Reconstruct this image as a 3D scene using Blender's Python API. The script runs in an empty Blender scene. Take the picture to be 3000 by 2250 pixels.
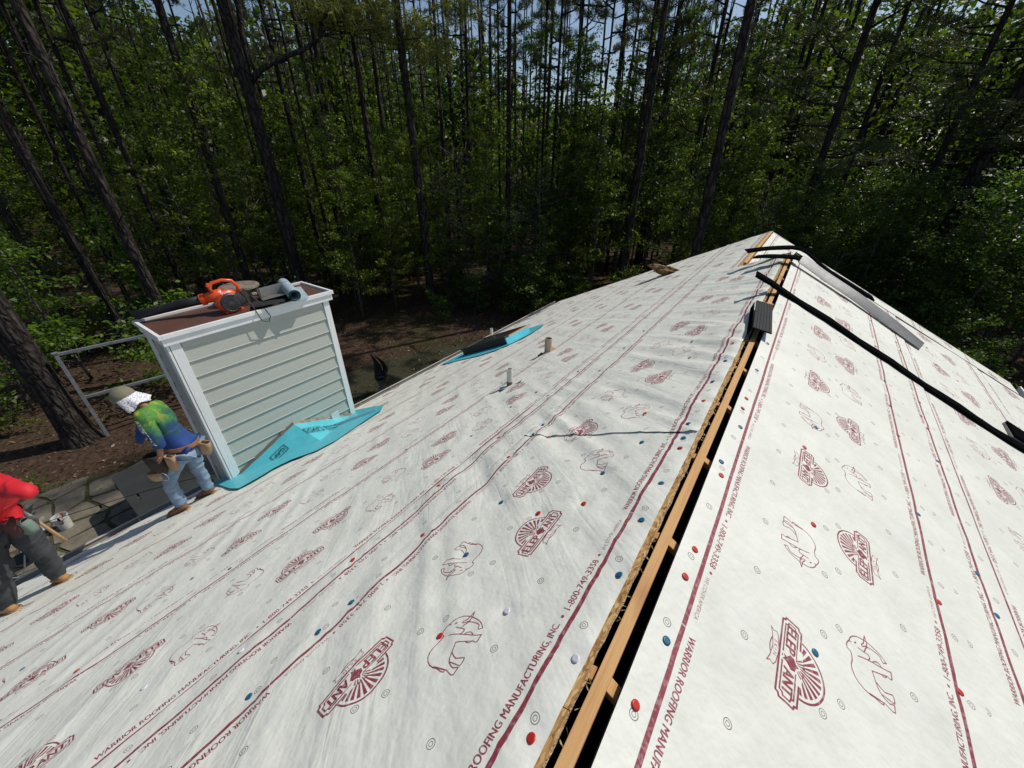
import bpy, bmesh, math, random
import numpy as np
from mathutils import Vector, Matrix, Quaternion
from mathutils.bvhtree import BVHTree

R = math.radians
scene = bpy.context.scene
COL = scene.collection

# ------------------------------------------------------------------ camera
cam_d = bpy.data.cameras.new('camera')
cam = bpy.data.objects.new('camera', cam_d); COL.objects.link(cam)
cam.location = (0.079, 0.0, 1.2)                 # held above the ridge of the roof
cam.rotation_euler = (R(90 - 30.15), 0, R(35.46))
cam_d.sensor_width = 36.0
cam_d.lens = 1145.0 / 3000.0 * 36.0
cam_d.clip_start = 0.05
cam_d.clip_end = 1500
scene.camera = cam

# ------------------------------------------------------------------ sky and sun
SUN = Vector((0.29, 0.565, 0.77)).normalized()    # direction towards the sun
elev = math.asin(SUN.z); azim = math.atan2(SUN.x, SUN.y)
world = bpy.data.worlds.new('World'); scene.world = world
world.use_nodes = True
wn = world.node_tree.nodes; wl = world.node_tree.links
for n in list(wn): wn.remove(n)
wo = wn.new('ShaderNodeOutputWorld'); wb = wn.new('ShaderNodeBackground'); ws = wn.new('ShaderNodeTexSky')
ws.sky_type = 'NISHITA'; ws.sun_disc = False
ws.sun_elevation = elev; ws.sun_rotation = azim
ws.altitude = 100; ws.air_density = 1.0; ws.dust_density = 1.0; ws.ozone_density = 1.2
wb.inputs['Strength'].default_value = 0.09
wl.new(ws.outputs[0], wb.inputs[0]); wl.new(wb.outputs[0], wo.inputs[0])
sun_d = bpy.data.lights.new('sun', 'SUN'); sun = bpy.data.objects.new('sun', sun_d); COL.objects.link(sun)
sun_d.energy = 3.5; sun_d.angle = R(0.53); sun_d.color = (1.0, 0.95, 0.87)
sun.rotation_euler = (-SUN).to_track_quat('-Z', 'Y').to_euler()
sun.location = (20, 26, 40)
scene.view_settings.view_transform = 'Standard'
scene.view_settings.look = 'None'
scene.view_settings.exposure = 0.0
scene.view_settings.gamma = 1.0
scene.view_settings.use_curve_mapping = False
scene.cycles.max_bounces = 4; scene.cycles.diffuse_bounces = 2; scene.cycles.transmission_bounces = 2; scene.cycles.glossy_bounces = 2; scene.cycles.transparent_max_bounces = 4

# ------------------------------------------------------------------ constants of the place
A = math.atan(0.5)                                # roof pitch 6 in 12
CA, SA = math.cos(A), math.sin(A)
ZG = -5.5                                         # ground level (ridge = 0)
rnd = random.Random(7)
EPS = 1e-6

# ------------------------------------------------------------------ materials
def newmat(name):
    m = bpy.data.materials.new(name); m.use_nodes = True
    nt = m.node_tree
    for n in list(nt.nodes): nt.nodes.remove(n)
    out = nt.nodes.new('ShaderNodeOutputMaterial'); b = nt.nodes.new('ShaderNodeBsdfPrincipled')
    nt.links.new(b.outputs[0], out.inputs[0])
    return m, nt, b, out
def N(nt, t, **kw):
    n = nt.nodes.new(t)
    for k, v in kw.items(): setattr(n, k, v)
    return n
def ramp(nt, fac, stops):
    r = N(nt, 'ShaderNodeValToRGB'); el = r.color_ramp.elements
    while len(el) > 1: el.remove(el[-1])
    el[0].position = stops[0][0]; el[0].color = (*stops[0][1], 1)
    for p, c in stops[1:]:
        e = el.new(p); e.color = (*c, 1)
    nt.links.new(fac, r.inputs[0]); return r
def noise(nt, scale, detail=4, rough=.55, stretch=None, coord='Object', dist=0.0):
    tc = N(nt, 'ShaderNodeTexCoord'); src = tc.outputs[coord]
    if stretch:
        mp = N(nt, 'ShaderNodeMapping'); mp.inputs['Scale'].default_value = stretch
        nt.links.new(src, mp.inputs[0]); src = mp.outputs[0]
    n = N(nt, 'ShaderNodeTexNoise'); n.inputs['Scale'].default_value = scale
    n.inputs['Detail'].default_value = detail; n.inputs['Roughness'].default_value = rough
    n.inputs['Distortion'].default_value = dist
    nt.links.new(src, n.inputs['Vector']); return n
def bump(nt, b, height, strength, dist=.01):
    bp = N(nt, 'ShaderNodeBump'); bp.inputs['Strength'].default_value = strength; bp.inputs['Distance'].default_value = dist
    nt.links.new(height, bp.inputs['Height']); nt.links.new(bp.outputs[0], b.inputs['Normal']); return bp
def pmat(name, c1, c2=None, scale=8, rough=.6, metal=0, bs=0, bscale=30, stretch=None, spec=.5, detail=3, coord='Object', bd=.01):
    m, nt, b, o = newmat(name)
    c2 = c2 or tuple(x * .8 for x in c1)
    n = noise(nt, scale, detail, .6, stretch, coord)
    r = ramp(nt, n.outputs['Fac'], [(.3, c1), (.7, c2)])
    nt.links.new(r.outputs[0], b.inputs['Base Color'])
    b.inputs['Roughness'].default_value = rough; b.inputs['Metallic'].default_value = metal
    b.inputs['Specular IOR Level'].default_value = spec
    if bs:
        n2 = noise(nt, bscale, 2, .6, stretch, coord); bump(nt, b, n2.outputs['Fac'], bs, bd)
    return m
M = {}
M['osb_face'] = None
M['white_paint'] = pmat('white_paint', (.80, .80, .79), (.72, .73, .72), 5, .45, bs=.25, bscale=60, stretch=(1, 1, .2))
M['siding'] = pmat('siding_paint', (.455, .468, .420), (.425, .438, .392), 3, .55, bs=.5, bscale=22, stretch=(1, .35, 7), bd=.006)
M['brown_metal'] = pmat('brown_metal', (.13, .055, .035), (.085, .045, .033), 5, .5, bs=.1, bscale=8)
M['galv'] = pmat('galvanised_metal', (.42, .40, .36), (.30, .29, .26), 9, .45, metal=.75, bs=.1)
M['rusty_lid'] = pmat('weathered_lid', (.27, .25, .21), (.16, .10, .06), 7, .75, metal=.3, bs=.2)
M['cage'] = pmat('cage_metal', (.10, .085, .06), (.05, .035, .025), 20, .7, metal=.5)
M['black_plastic'] = pmat('black_plastic', (.011, .011, .012), (.018, .018, .019), 9, .5, bs=.15, bscale=60)
M['vent_plastic'] = pmat('vent_plastic', (.0045, .005, .0055), (.008, .0085, .009), 6, .7, bs=.15, bscale=40, spec=0.0)
M['vent_grey'] = pmat('slate_vent_plastic', (.016, .019, .020), (.022, .025, .026), 6, .55, bs=.15, bscale=40, spec=.15)
M['vent_sunlit'] = pmat('sunlit_vent_plastic', (.075, .077, .080), (.10, .103, .106), 5, .40, bs=.08, bscale=14, spec=1.0)  # paler copy of the vent plastic, sun reflection put into its colour
M['grey_side'] = pmat('foam_grey', (.20, .20, .19), (.13, .13, .125), 30, .8, bs=.3)
M['pvc'] = pmat('white_pvc', (.72, .71, .66), (.60, .57, .48), 12, .5, bs=.1)
M['pvc_rust'] = pmat('stained_pipe', (.30, .16, .09), (.14, .07, .04), 14, .8, bs=.3)
M['pvc_tan'] = pmat('tan_pipe', (.48, .40, .30), (.36, .28, .19), 10, .7, bs=.2)
M['foam'] = pmat('yellow_foam', (.50, .27, .07), (.34, .17, .05), 22, .85, bs=.8, bscale=25)
M['gutter'] = pmat('gutter_paint', (.55, .53, .48), (.36, .33, .28), 6, .4, bs=.1, bscale=12, stretch=(1, .2, 1))
M['gutter_in'] = pmat('gutter_dirt', (.030, .026, .020), (.075, .055, .035), 18, .9, bs=.8, bscale=30)
M['attic'] = pmat('attic_shade', (.010, .009, .008), (.006, .006, .006), 5, .9)  # near-black colour stands in for the shade inside the attic
M['felt'] = pmat('black_felt', (.012, .012, .014), (.02, .02, .022), 20, .8)
M['glass'] = pmat('skylight_glass', (.05, .055, .05), (.07, .075, .065), 2, .12, spec=.5)
M['debris'] = pmat('torn_insulation', (.36, .22, .08), (.10, .06, .025), 14, .95, bs=1, bscale=24, bd=.03)
M['orange'] = pmat('orange_plastic', (.72, .085, .012), (.66, .07, .01), 8, .32, bs=.05)
M['dark_grey_plastic'] = pmat('grey_plastic', (.035, .035, .04), (.055, .055, .058), 25, .5, bs=.2)
M['concrete'] = pmat('cast_stone', (.22, .20, .17), (.12, .11, .09), 10, .9, bs=.6)
M['bronze'] = pmat('dark_bronze', (.020, .020, .022), (.05, .05, .05), 6, .35, metal=.5, bs=.2)
M['tub_cover'] = pmat('spa_cover', (.030, .032, .031), (.040, .041, .039), 3, .55, bs=.15, bscale=90)
M['tub_side'] = pmat('spa_side', (.030, .026, .024), (.045, .040, .035), 8, .7, bs=.4, stretch=(1, 1, 6))
M['alu'] = pmat('weathered_aluminium', (.40, .43, .45), (.27, .29, .30), 9, .5, metal=.6, bs=.1)
M['wire'] = pmat('black_wire', (.012, .012, .012), (.02, .02, .02), 20, .5)
M['bulb'] = pmat('clear_bulb', (.45, .42, .30), (.5, .47, .35), 6, .08, spec=.8)
M['wall_paint'] = pmat('wall_paint', (.50, .51, .48), (.45, .46, .43), 3, .7, bs=.2, stretch=(.4, .4, 8))
M['fascia'] = pmat('fascia_paint', (.66, .65, .62), (.55, .54, .50), 5, .6, bs=.2)
M['stone'] = pmat('flagstone', (.20, .175, .13), (.105, .092, .068), 3.5, .85, bs=.6, bscale=14, bd=.02)
M['joint'] = pmat('mossy_joint', (.055, .065, .018), (.075, .058, .034), 9, .95, bs=1, bscale=40, bd=.03)
M['bucket'] = pmat('white_bucket', (.68, .68, .66), (.50, .49, .46), 11, .45)
M['red_plastic'] = pmat('red_plastic', (.55, .03, .02), (.45, .025, .018), 12, .4)
M['blue_plastic'] = pmat('blue_plastic', (.012, .13, .24), (.01, .11, .20), 12, .4)
M['white_plastic'] = pmat('white_plastic', (.72, .74, .80), (.66, .68, .74), 12, .4)
M['roll_skin'] = pmat('pale_blue_film', (.40, .50, .53), (.30, .40, .44), 6, .45, bs=.2, bscale=10)
M['maroon'] = pmat('maroon_ink', (.20, .022, .04), (.22, .03, .05), 20, .7)
M['ink_black'] = pmat('black_ink', (.006, .03, .035), (.008, .035, .04), 20, .6)

def mat_osb():
    m, nt, b, o = newmat('osb_flakes')
    tc = N(nt, 'ShaderNodeTexCoord'); mp = N(nt, 'ShaderNodeMapping'); mp.inputs['Scale'].default_value = (1, .45, 1)
    nt.links.new(tc.outputs['Object'], mp.inputs[0])
    v = N(nt, 'ShaderNodeTexVoronoi'); v.inputs['Scale'].default_value = 120; v.inputs['Randomness'].default_value = 1
    nt.links.new(mp.outputs[0], v.inputs['Vector'])
    sp = N(nt, 'ShaderNodeSeparateColor'); nt.links.new(v.outputs['Color'], sp.inputs[0])
    r = ramp(nt, sp.outputs[0], [(0, (.26, .12, .035)), (.4, (.50, .28, .10)), (.75, (.66, .43, .18)), (1, (.74, .54, .27))])
    nt.links.new(r.outputs[0], b.inputs['Base Color']); b.inputs['Roughness'].default_value = .8
    bump(nt, b, sp.outputs[1], .6, .004); return m
M['osb'] = mat_osb()
M['osb_cut'] = pmat('osb_cut_edge', (.66, .47, .24), (.44, .27, .11), 60, .9, bs=1, bscale=90)
def mat_wood(name, c1, c2, c3):
    m, nt, b, o = newmat(name)
    n = noise(nt, 9, 6, .6, (9, .35, 9)); n2 = noise(nt, 2.2, 3, .5, (2, .7, 2))
    r = ramp(nt, n.outputs['Fac'], [(.25, c2), (.55, c1), (.8, c2)])
    r2 = ramp(nt, n2.outputs['Fac'], [(.58, (1, 1, 1)), (.74, c3)])
    mx = N(nt, 'ShaderNodeMixRGB', blend_type='MULTIPLY'); mx.inputs[0].default_value = 1
    nt.links.new(r.outputs[0], mx.inputs[1]); nt.links.new(r2.outputs[0], mx.inputs[2])
    nt.links.new(mx.outputs[0], b.inputs['Base Color']); b.inputs['Roughness'].default_value = .75
    bump(nt, b, n.outputs['Fac'], .4, .004); return m
M['lumber'] = mat_wood('pine_lumber', (.62, .36, .145), (.48, .25, .085), (.50, .38, .30))
M['handle_wood'] = pmat('hickory', (.42, .26, .12), (.33, .19, .08), 14, .6)

def mat_leaf(name, c1, c2, c3, tr=.58, seed=0.0):
    m, nt, b, o = newmat(name)
    oi = N(nt, 'ShaderNodeObjectInfo')
    at = N(nt, 'ShaderNodeAttribute', attribute_name='tint')
    ad = N(nt, 'ShaderNodeMath', operation='MULTIPLY_ADD'); ad.inputs[1].default_value = .3; ad.inputs[2].default_value = -.15
    nt.links.new(oi.outputs['Random'], ad.inputs[0])
    a2 = N(nt, 'ShaderNodeMath', operation='ADD'); nt.links.new(ad.outputs[0], a2.inputs[0]); nt.links.new(at.outputs['Fac'], a2.inputs[1])
    r = ramp(nt, a2.outputs[0], [(.05, c1), (.5, c2), (.95, c3)])
    nt.links.new(r.outputs[0], b.inputs['Base Color']); b.inputs['Roughness'].default_value = .40
    b.inputs['Specular IOR Level'].default_value = .30
    t = N(nt, 'ShaderNodeBsdfTranslucent'); mixc = N(nt, 'ShaderNodeMixRGB', blend_type='MULTIPLY'); mixc.inputs[0].default_value = 1
    mixc.inputs[2].default_value = (1.25, 1.5, .5, 1); nt.links.new(r.outputs[0], mixc.inputs[1]); nt.links.new(mixc.outputs[0], t.inputs[0])
    mx = N(nt, 'ShaderNodeMixShader'); mx.inputs[0].default_value = tr
    nt.links.new(b.outputs[0], mx.inputs[1]); nt.links.new(t.outputs[0], mx.inputs[2]); nt.links.new(mx.outputs[0], o.inputs[0])
    return m
M['leaf'] = mat_leaf('broad_leaf', (.050, .084, .014), (.100, .138, .023), (.22, .240, .050))
M['leaf_dark'] = mat_leaf('dark_leaf', (.032, .066, .017), (.066, .110, .026), (.14, .185, .044))
M['leaf_bright'] = mat_leaf('bright_leaf', (.055, .110, .016), (.10, .17, .026), (.19, .26, .048))
M['leaf_far'] = mat_leaf('distant_leaf', (.038, .060, .014), (.070, .096, .021), (.14, .158, .040))
M['needle'] = mat_leaf('pine_needle', (.040, .058, .022), (.062, .078, .028), (.10, .105, .040), tr=.3)
M['needle_sunlit'] = mat_leaf('sunlit_olive_needle', (.14, .15, .038), (.21, .21, .058), (.29, .275, .09), tr=.4)  # olive needles, colour brightened to paint sunlight on the spray
M['litter'] = mat_leaf('leaf_litter', (.04, .025, .016), (.10, .058, .036), (.22, .145, .095), tr=.05)
M['grass'] = mat_leaf('lawn_grass', (.030, .050, .010), (.060, .075, .015), (.10, .10, .025), tr=.3)
def mat_bark(name, c1, c2, c3, sc=7):
    m, nt, b, o = newmat(name)
    tc = N(nt, 'ShaderNodeTexCoord'); mp = N(nt, 'ShaderNodeMapping'); mp.inputs['Scale'].default_value = (1, 1, .28)
    nt.links.new(tc.outputs['Object'], mp.inputs[0])
    v = N(nt, 'ShaderNodeTexVoronoi', feature='DISTANCE_TO_EDGE'); v.inputs['Scale'].default_value = sc
    nz = noise(nt, 5, 2, .65, (1, 1, .4))
    vm = N(nt, 'ShaderNodeMixRGB', blend_type='ADD'); vm.inputs[0].default_value = .2
    nt.links.new(mp.outputs[0], vm.inputs[1]); nt.links.new(nz.outputs['Color'], vm.inputs[2]); nt.links.new(vm.outputs[0], v.inputs['Vector'])
    r = ramp(nt, v.outputs['Distance'], [(0, c1), (.12, c2), (.5, c3)])
    n2 = noise(nt, 2.5, 2, .6); mx = N(nt, 'ShaderNodeMixRGB', blend_type='MULTIPLY'); mx.inputs[0].default_value = .7
    r2 = ramp(nt, n2.outputs['Fac'], [(.3, (.6, .6, .62)), (.7, (1.2, 1.15, 1.1))])
    nt.links.new(r.outputs[0], mx.inputs[1]); nt.links.new(r2.outputs[0], mx.inputs[2])
    nt.links.new(mx.outputs[0], b.inputs['Base Color']); b.inputs['Roughness'].default_value = .9
    b.inputs['Specular IOR Level'].default_value = .2
    bump(nt, b, v.outputs['Distance'], 1.0, .14); return m
M['bark'] = mat_bark('pine_bark', (.012, .010, .009), (.045, .038, .034), (.085, .074, .066))
M['bark_thin'] = mat_bark('smooth_bark', (.060, .054, .046), (.12, .11, .095), (.18, .165, .145), 14)
M['bare'] = pmat('bare_twig', (.15, .14, .125), (.10, .094, .083), 14, .85)

def mat_ground():
    m, nt, b, o = newmat('pine_straw')
    n1 = noise(nt, .22, 3, .6); n2 = noise(nt, 6, 5, .75, (1, 1, 1)); n3 = noise(nt, 34, 2, .7, (1, .35, 1))
    r1 = ramp(nt, n2.outputs['Fac'], [(.25, (.020, .013, .009)), (.5, (.060, .038, .025)), (.75, (.135, .090, .060))])
    r2 = ramp(nt, n1.outputs['Fac'], [(.50, (0, 0, 0)), (.66, (1, 1, 1))])
    mx = N(nt, 'ShaderNodeMixRGB'); nt.links.new(r2.outputs[0], mx.inputs[0]); nt.links.new(r1.outputs[0], mx.inputs[1])
    mx.inputs[2].default_value = (.05, .048, .018, 1)
    mm = N(nt, 'ShaderNodeMixRGB', blend_type='MULTIPLY'); mm.inputs[0].default_value = .6
    r3 = ramp(nt, n3.outputs['Fac'], [(.3, (.5, .5, .5)), (.7, (1.3, 1.25, 1.2))])
    nt.links.new(mx.outputs[0], mm.inputs[1]); nt.links.new(r3.outputs[0], mm.inputs[2])
    nt.links.new(mm.outputs[0], b.inputs['Base Color']); b.inputs['Roughness'].default_value = .95; b.inputs['Specular IOR Level'].default_value = .15
    bump(nt, b, n3.outputs['Fac'], .8, .03); return m
M['ground'] = mat_ground()
M['lawn'] = pmat('mossy_lawn', (.026, .034, .009), (.036, .025, .015), 1.6, .95, bs=.8, bscale=30, bd=.03, detail=8)

# ------------------------------------------------------------------ mesh helpers
def wloc(o):
    v = Vector((0, 0, 0))
    while o is not None:
        v += o.location; o = o.parent
    return v
def link(name, me, parent=None, mats=None):
    o = bpy.data.objects.new(name, me); COL.objects.link(o)
    if parent is not None: o.parent = parent
    return o
class MB:
    def __init__(s): s.v = []; s.f = []; s.m = []
    def add(s, vs, fs, mi=0):
        k = len(s.v); s.v += [tuple(p) for p in vs]; s.f += [tuple(i + k for i in f) for f in fs]; s.m += [mi] * len(fs)
    def box(s, c, size, rot=None, mi=0):
        x, y, z = size[0] / 2, size[1] / 2, size[2] / 2
        P = [Vector(p) for p in ((-x, -y, -z), (x, -y, -z), (x, y, -z), (-x, y, -z), (-x, -y, z), (x, -y, z), (x, y, z), (-x, y, z))]
        if rot is not None: P = [rot @ p for p in P]
        c = Vector(c); s.add([p + c for p in P], [(0, 3, 2, 1), (4, 5, 6, 7), (0, 1, 5, 4), (1, 2, 6, 5), (2, 3, 7, 6), (3, 0, 4, 7)], mi)
    def hexa(s, b4, t4, mi=0):
        s.add(list(b4) + list(t4), [(0, 3, 2, 1), (4, 5, 6, 7), (0, 1, 5, 4), (1, 2, 6, 5), (2, 3, 7, 6), (3, 0, 4, 7)], mi)
    def prism(s, poly, d, mi=0):
        n = len(poly); d = Vector(d); a = [Vector(p) for p in poly]
        s.add(a + [p + d for p in a], [tuple(range(n - 1, -1, -1)), tuple(range(n, 2 * n))] + [(i, (i + 1) % n, n + (i + 1) % n, n + i) for i in range(n)], mi)
    def tube(s, pts, rad, n=8, cap=True, mi=0, flat=1.0):
        P = [Vector(p) for p in pts]; k0 = len(s.v)
        if not hasattr(rad, '__len__'): rad = [rad] * len(P)
        prev = None
        for i, p in enumerate(P):
            t = (P[min(i + 1, len(P) - 1)] - P[max(i - 1, 0)])
            t = t.normalized() if t.length > EPS else Vector((0, 0, 1))
            if prev is None: a = t.orthogonal().normalized()
            else:
                a = prev - t * prev.dot(t); a = a.normalized() if a.length > EPS else t.orthogonal().normalized()
            prev = a; b = t.cross(a)
            for j in range(n):
                q = 2 * math.pi * j / n; s.v.append(tuple(p + (a * math.cos(q) + b * math.sin(q) * flat) * rad[i]))
        for i in range(len(P) - 1):
            for j in range(n):
                s.f.append((k0 + i * n + j, k0 + i * n + (j + 1) % n, k0 + (i + 1) * n + (j + 1) % n, k0 + (i + 1) * n + j)); s.m.append(mi)
        if cap:
            s.f.append(tuple(k0 + j for j in range(n - 1, -1, -1))); s.m.append(mi)
            e = k0 + (len(P) - 1) * n; s.f.append(tuple(e + j for j in range(n))); s.m.append(mi)
    def lathe(s, c, prof, n=16, axis=None, mi=0, close=False):
        c = Vector(c); k0 = len(s.v)
        q = Vector((0, 0, 1)).rotation_difference(Vector(axis)) if axis is not None else Quaternion()
        for r, z in prof:
            for j in range(n):
                a = 2 * math.pi * j / n; s.v.append(tuple(c + q @ Vector((r * math.cos(a), r * math.sin(a), z))))
        for i in range(len(prof) - 1):
            for j in range(n):
                s.f.append((k0 + i * n + j, k0 + i * n + (j + 1) % n, k0 + (i + 1) * n + (j + 1) % n, k0 + (i + 1) * n + j)); s.m.append(mi)
        if prof[0][0] > EPS and close: s.f.append(tuple(k0 + j for j in range(n - 1, -1, -1))); s.m.append(mi)
        if prof[-1][0] > EPS and close:
            e = k0 + (len(prof) - 1) * n; s.f.append(tuple(e + j for j in range(n))); s.m.append(mi)
    def build(s, name, mats, parent=None, smooth=False, bevel=0, origin=None, rel=True, segs=2):
        if not isinstance(mats, (list, tuple)): mats = [mats]
        off = wloc(parent) if (parent is not None and rel) else Vector((0, 0, 0))
        if origin is not None: off = Vector(origin)
        me = bpy.data.meshes.new(name)
        me.from_pydata([(p[0] - off.x, p[1] - off.y, p[2] - off.z) for p in s.v], [], s.f)
        for m in mats: me.materials.append(m)
        if len(mats) > 1: me.polygons.foreach_set('material_index', s.m)
        bm = bmesh.new(); bm.from_mesh(me); bmesh.ops.recalc_face_normals(bm, faces=bm.faces)
        if bevel:
            es = [e for e in bm.edges if len(e.link_faces) == 2 and e.calc_face_angle(0) > .6]
            bmesh.ops.bevel(bm, geom=es, offset=bevel, segments=segs, affect='EDGES', profile=.6)
        bm.to_mesh(me); bm.free()
        if smooth: me.polygons.foreach_set('use_smooth', [True] * len(me.polygons))
        o = link(name, me, parent)
        if origin is not None and parent is None: o.location = origin
        return o
def tag(o, label=None, cat=None, group=None, kind=None):
    if label: o['label'] = label
    if cat: o['category'] = cat
    if group: o['group'] = group
    if kind: o['kind'] = kind
    return o
def empty(name, loc, label, cat, group=None):
    o = bpy.data.objects.new(name, None); COL.objects.link(o); o.location = loc; o.empty_display_size = .2
    return tag(o, label, cat, group)
def share(name, me, parent, loc, rot=None, scl=None):
    o = link(name, me, parent); o.location = Vector(loc) - wloc(parent)
    if rot is not None: o.rotation_mode = 'QUATERNION'; o.rotation_quaternion = rot
    if scl is not None: o.scale = scl
    return o
# roof planes: left slope falls towards -X, right slope towards +X
def LP(u, v, n=0.0): return Vector((-v * CA - n * SA, u, -v * SA + n * CA))
def RP(u, v, n=0.0): return Vector((v * CA + n * SA, u, -v * SA + n * CA))
FX, FZ = -.672 * CA, -.672 * SA                    # far, lower ridge
def FP(u, v, n=0.0): return Vector((FX + v * CA + n * SA, u, FZ - v * SA + n * CA))

# value noise in numpy
def vnoise(x, y, seed=0):
    x = np.asarray(x, float); y = np.asarray(y, float)
    xi = np.floor(x).astype(np.int64); yi = np.floor(y).astype(np.int64); fx = x - xi; fy = y - yi
    fx = fx * fx * (3 - 2 * fx); fy = fy * fy * (3 - 2 * fy)
    def h(a, b):
        n = (a * 374761393 + b * 668265263 + seed * 144665) & 0x7fffffff
        n = ((n ^ (n >> 13)) * 1274126177) & 0x7fffffff
        return ((n ^ (n >> 16)) & 0xffff) / 65535.0
    return (h(xi, yi) * (1 - fx) + h(xi + 1, yi) * fx) * (1 - fy) + (h(xi, yi + 1) * (1 - fx) + h(xi + 1, yi + 1) * fx) * fy
# ------------------------------------------------------------------ lettering
_tc = {}
def text_tris(s, bold=0.0, spacing=1.0):
    key = (s, bold, spacing)
    if key in _tc: return _tc[key]
    cu = bpy.data.curves.new('lettering_source', 'FONT'); cu.body = s; cu.size = 1; cu.offset = bold; cu.space_character = spacing; cu.resolution_u = 3
    ob = bpy.data.objects.new('lettering_source', cu); COL.objects.link(ob)
    dg = bpy.context.evaluated_depsgraph_get(); me = ob.evaluated_get(dg).to_mesh(); me.calc_loop_triangles()
    V = np.array([v.co[:2] for v in me.vertices]); T = np.array([t.vertices[:] for t in me.loop_triangles])
    ob.evaluated_get(dg).to_mesh_clear(); bpy.data.objects.remove(ob); bpy.data.curves.remove(cu)
    V = V - V.min(0); _tc[key] = (V, T); return V, T
CAPH = None
def fit_text(s, x0, x1, y0, y1, bold=0.0, spacing=1.0):
    """triangles of s stretched to fill the box"""
    V, T = text_tris(s, bold, spacing)
    W = V / V.max(0) * np.array([x1 - x0, y1 - y0]) + np.array([x0, y0]); return W, T

# ------------------------------------------------------------------ the print of the roofing sheet, drawn once as a repeat
PER, MARG, LL = 1.122, .114, .996                  # repeat length, edge margin, distance between the two red lines
WID = LL + 2 * MARG
PX, PY, SS = 1400, 1528, 2
cov = np.zeros((2, PY * SS, PX * SS), np.uint8)
kx, ky = PX * SS / PER, PY * SS / WID
def _box(x0, x1, y0, y1):
    return (int(math.floor(x0)) - 1, int(math.ceil(x1)) + 2, max(0, int(math.floor(y0)) - 1), min(PY * SS, int(math.ceil(y1)) + 2))
def _put(ch, xa, xb, ya, yb, mask, val=1):
    idx = np.arange(xa, xb) % (PX * SS)
    sub = cov[ch, ya:yb][:, idx]; sub[mask] = val
    cov[ch][ya:yb, idx] = sub
def tri(ch, a, b, c, val=1):
    a, b, c = [np.array((p[0] * kx, p[1] * ky)) for p in (a, b, c)]
    xa, xb, ya, yb = _box(min(a[0], b[0], c[0]), max(a[0], b[0], c[0]), min(a[1], b[1], c[1]), max(a[1], b[1], c[1]))
    if yb <= ya: return
    X, Y = np.meshgrid(np.arange(xa, xb) + .5, np.arange(ya, yb) + .5)
    def e(p, q): return (q[0] - p[0]) * (Y - p[1]) - (q[1] - p[1]) * (X - p[0])
    s1, s2, s3 = e(a, b), e(b, c), e(c, a)
    m = ((s1 >= 0) & (s2 >= 0) & (s3 >= 0)) | ((s1 <= 0) & (s2 <= 0) & (s3 <= 0))
    _put(ch, xa, xb, ya, yb, m, val)
def stroke(ch, pts, w, val=1):
    for p, q in zip(pts[:-1], pts[1:]):
        a = np.array((p[0] * kx, p[1] * ky)); b = np.array((q[0] * kx, q[1] * ky)); r = w / 2 * kx
        xa, xb, ya, yb = _box(min(a[0], b[0]) - r, max(a[0], b[0]) + r, min(a[1], b[1]) - r, max(a[1], b[1]) + r)
        if yb <= ya: continue
        X, Y = np.meshgrid(np.arange(xa, xb) + .5, np.arange(ya, yb) + .5)
        d = b - a; L2 = max(d @ d, 1e-9); t = np.clip(((X - a[0]) * d[0] + (Y - a[1]) * d[1]) / L2, 0, 1)
        m = (X - a[0] - t * d[0]) ** 2 + (Y - a[1] - t * d[1]) ** 2 <= r * r
        _put(ch, xa, xb, ya, yb, m, val)
def poly(ch, pts, val=1):
    xs = [p[0] * kx for p in pts]; ys = [p[1] * ky for p in pts]
    xa, xb, ya, yb = _box(min(xs), max(xs), min(ys), max(ys))
    X, Y = np.meshgrid(np.arange(xa, xb) + .5, np.arange(ya, yb) + .5); m = np.zeros(X.shape, bool)
    n = len(pts)
    for i in range(n):
        x1, y1, x2, y2 = xs[i], ys[i], xs[(i + 1) % n], ys[(i + 1) % n]
        if abs(y2 - y1) < 1e-9: continue
        m ^= ((Y >= min(y1, y2)) & (Y < max(y1, y2)) & (X < x1 + (Y - y1) * (x2 - x1) / (y2 - y1)))
    _put(ch, xa, xb, ya, yb, m, val)
def ring(cx, cy, r, w):
    stroke(1, [(cx + r * math.cos(a), cy + r * math.sin(a)) for a in np.linspace(0, 2 * math.pi, 25)], w)
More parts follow.
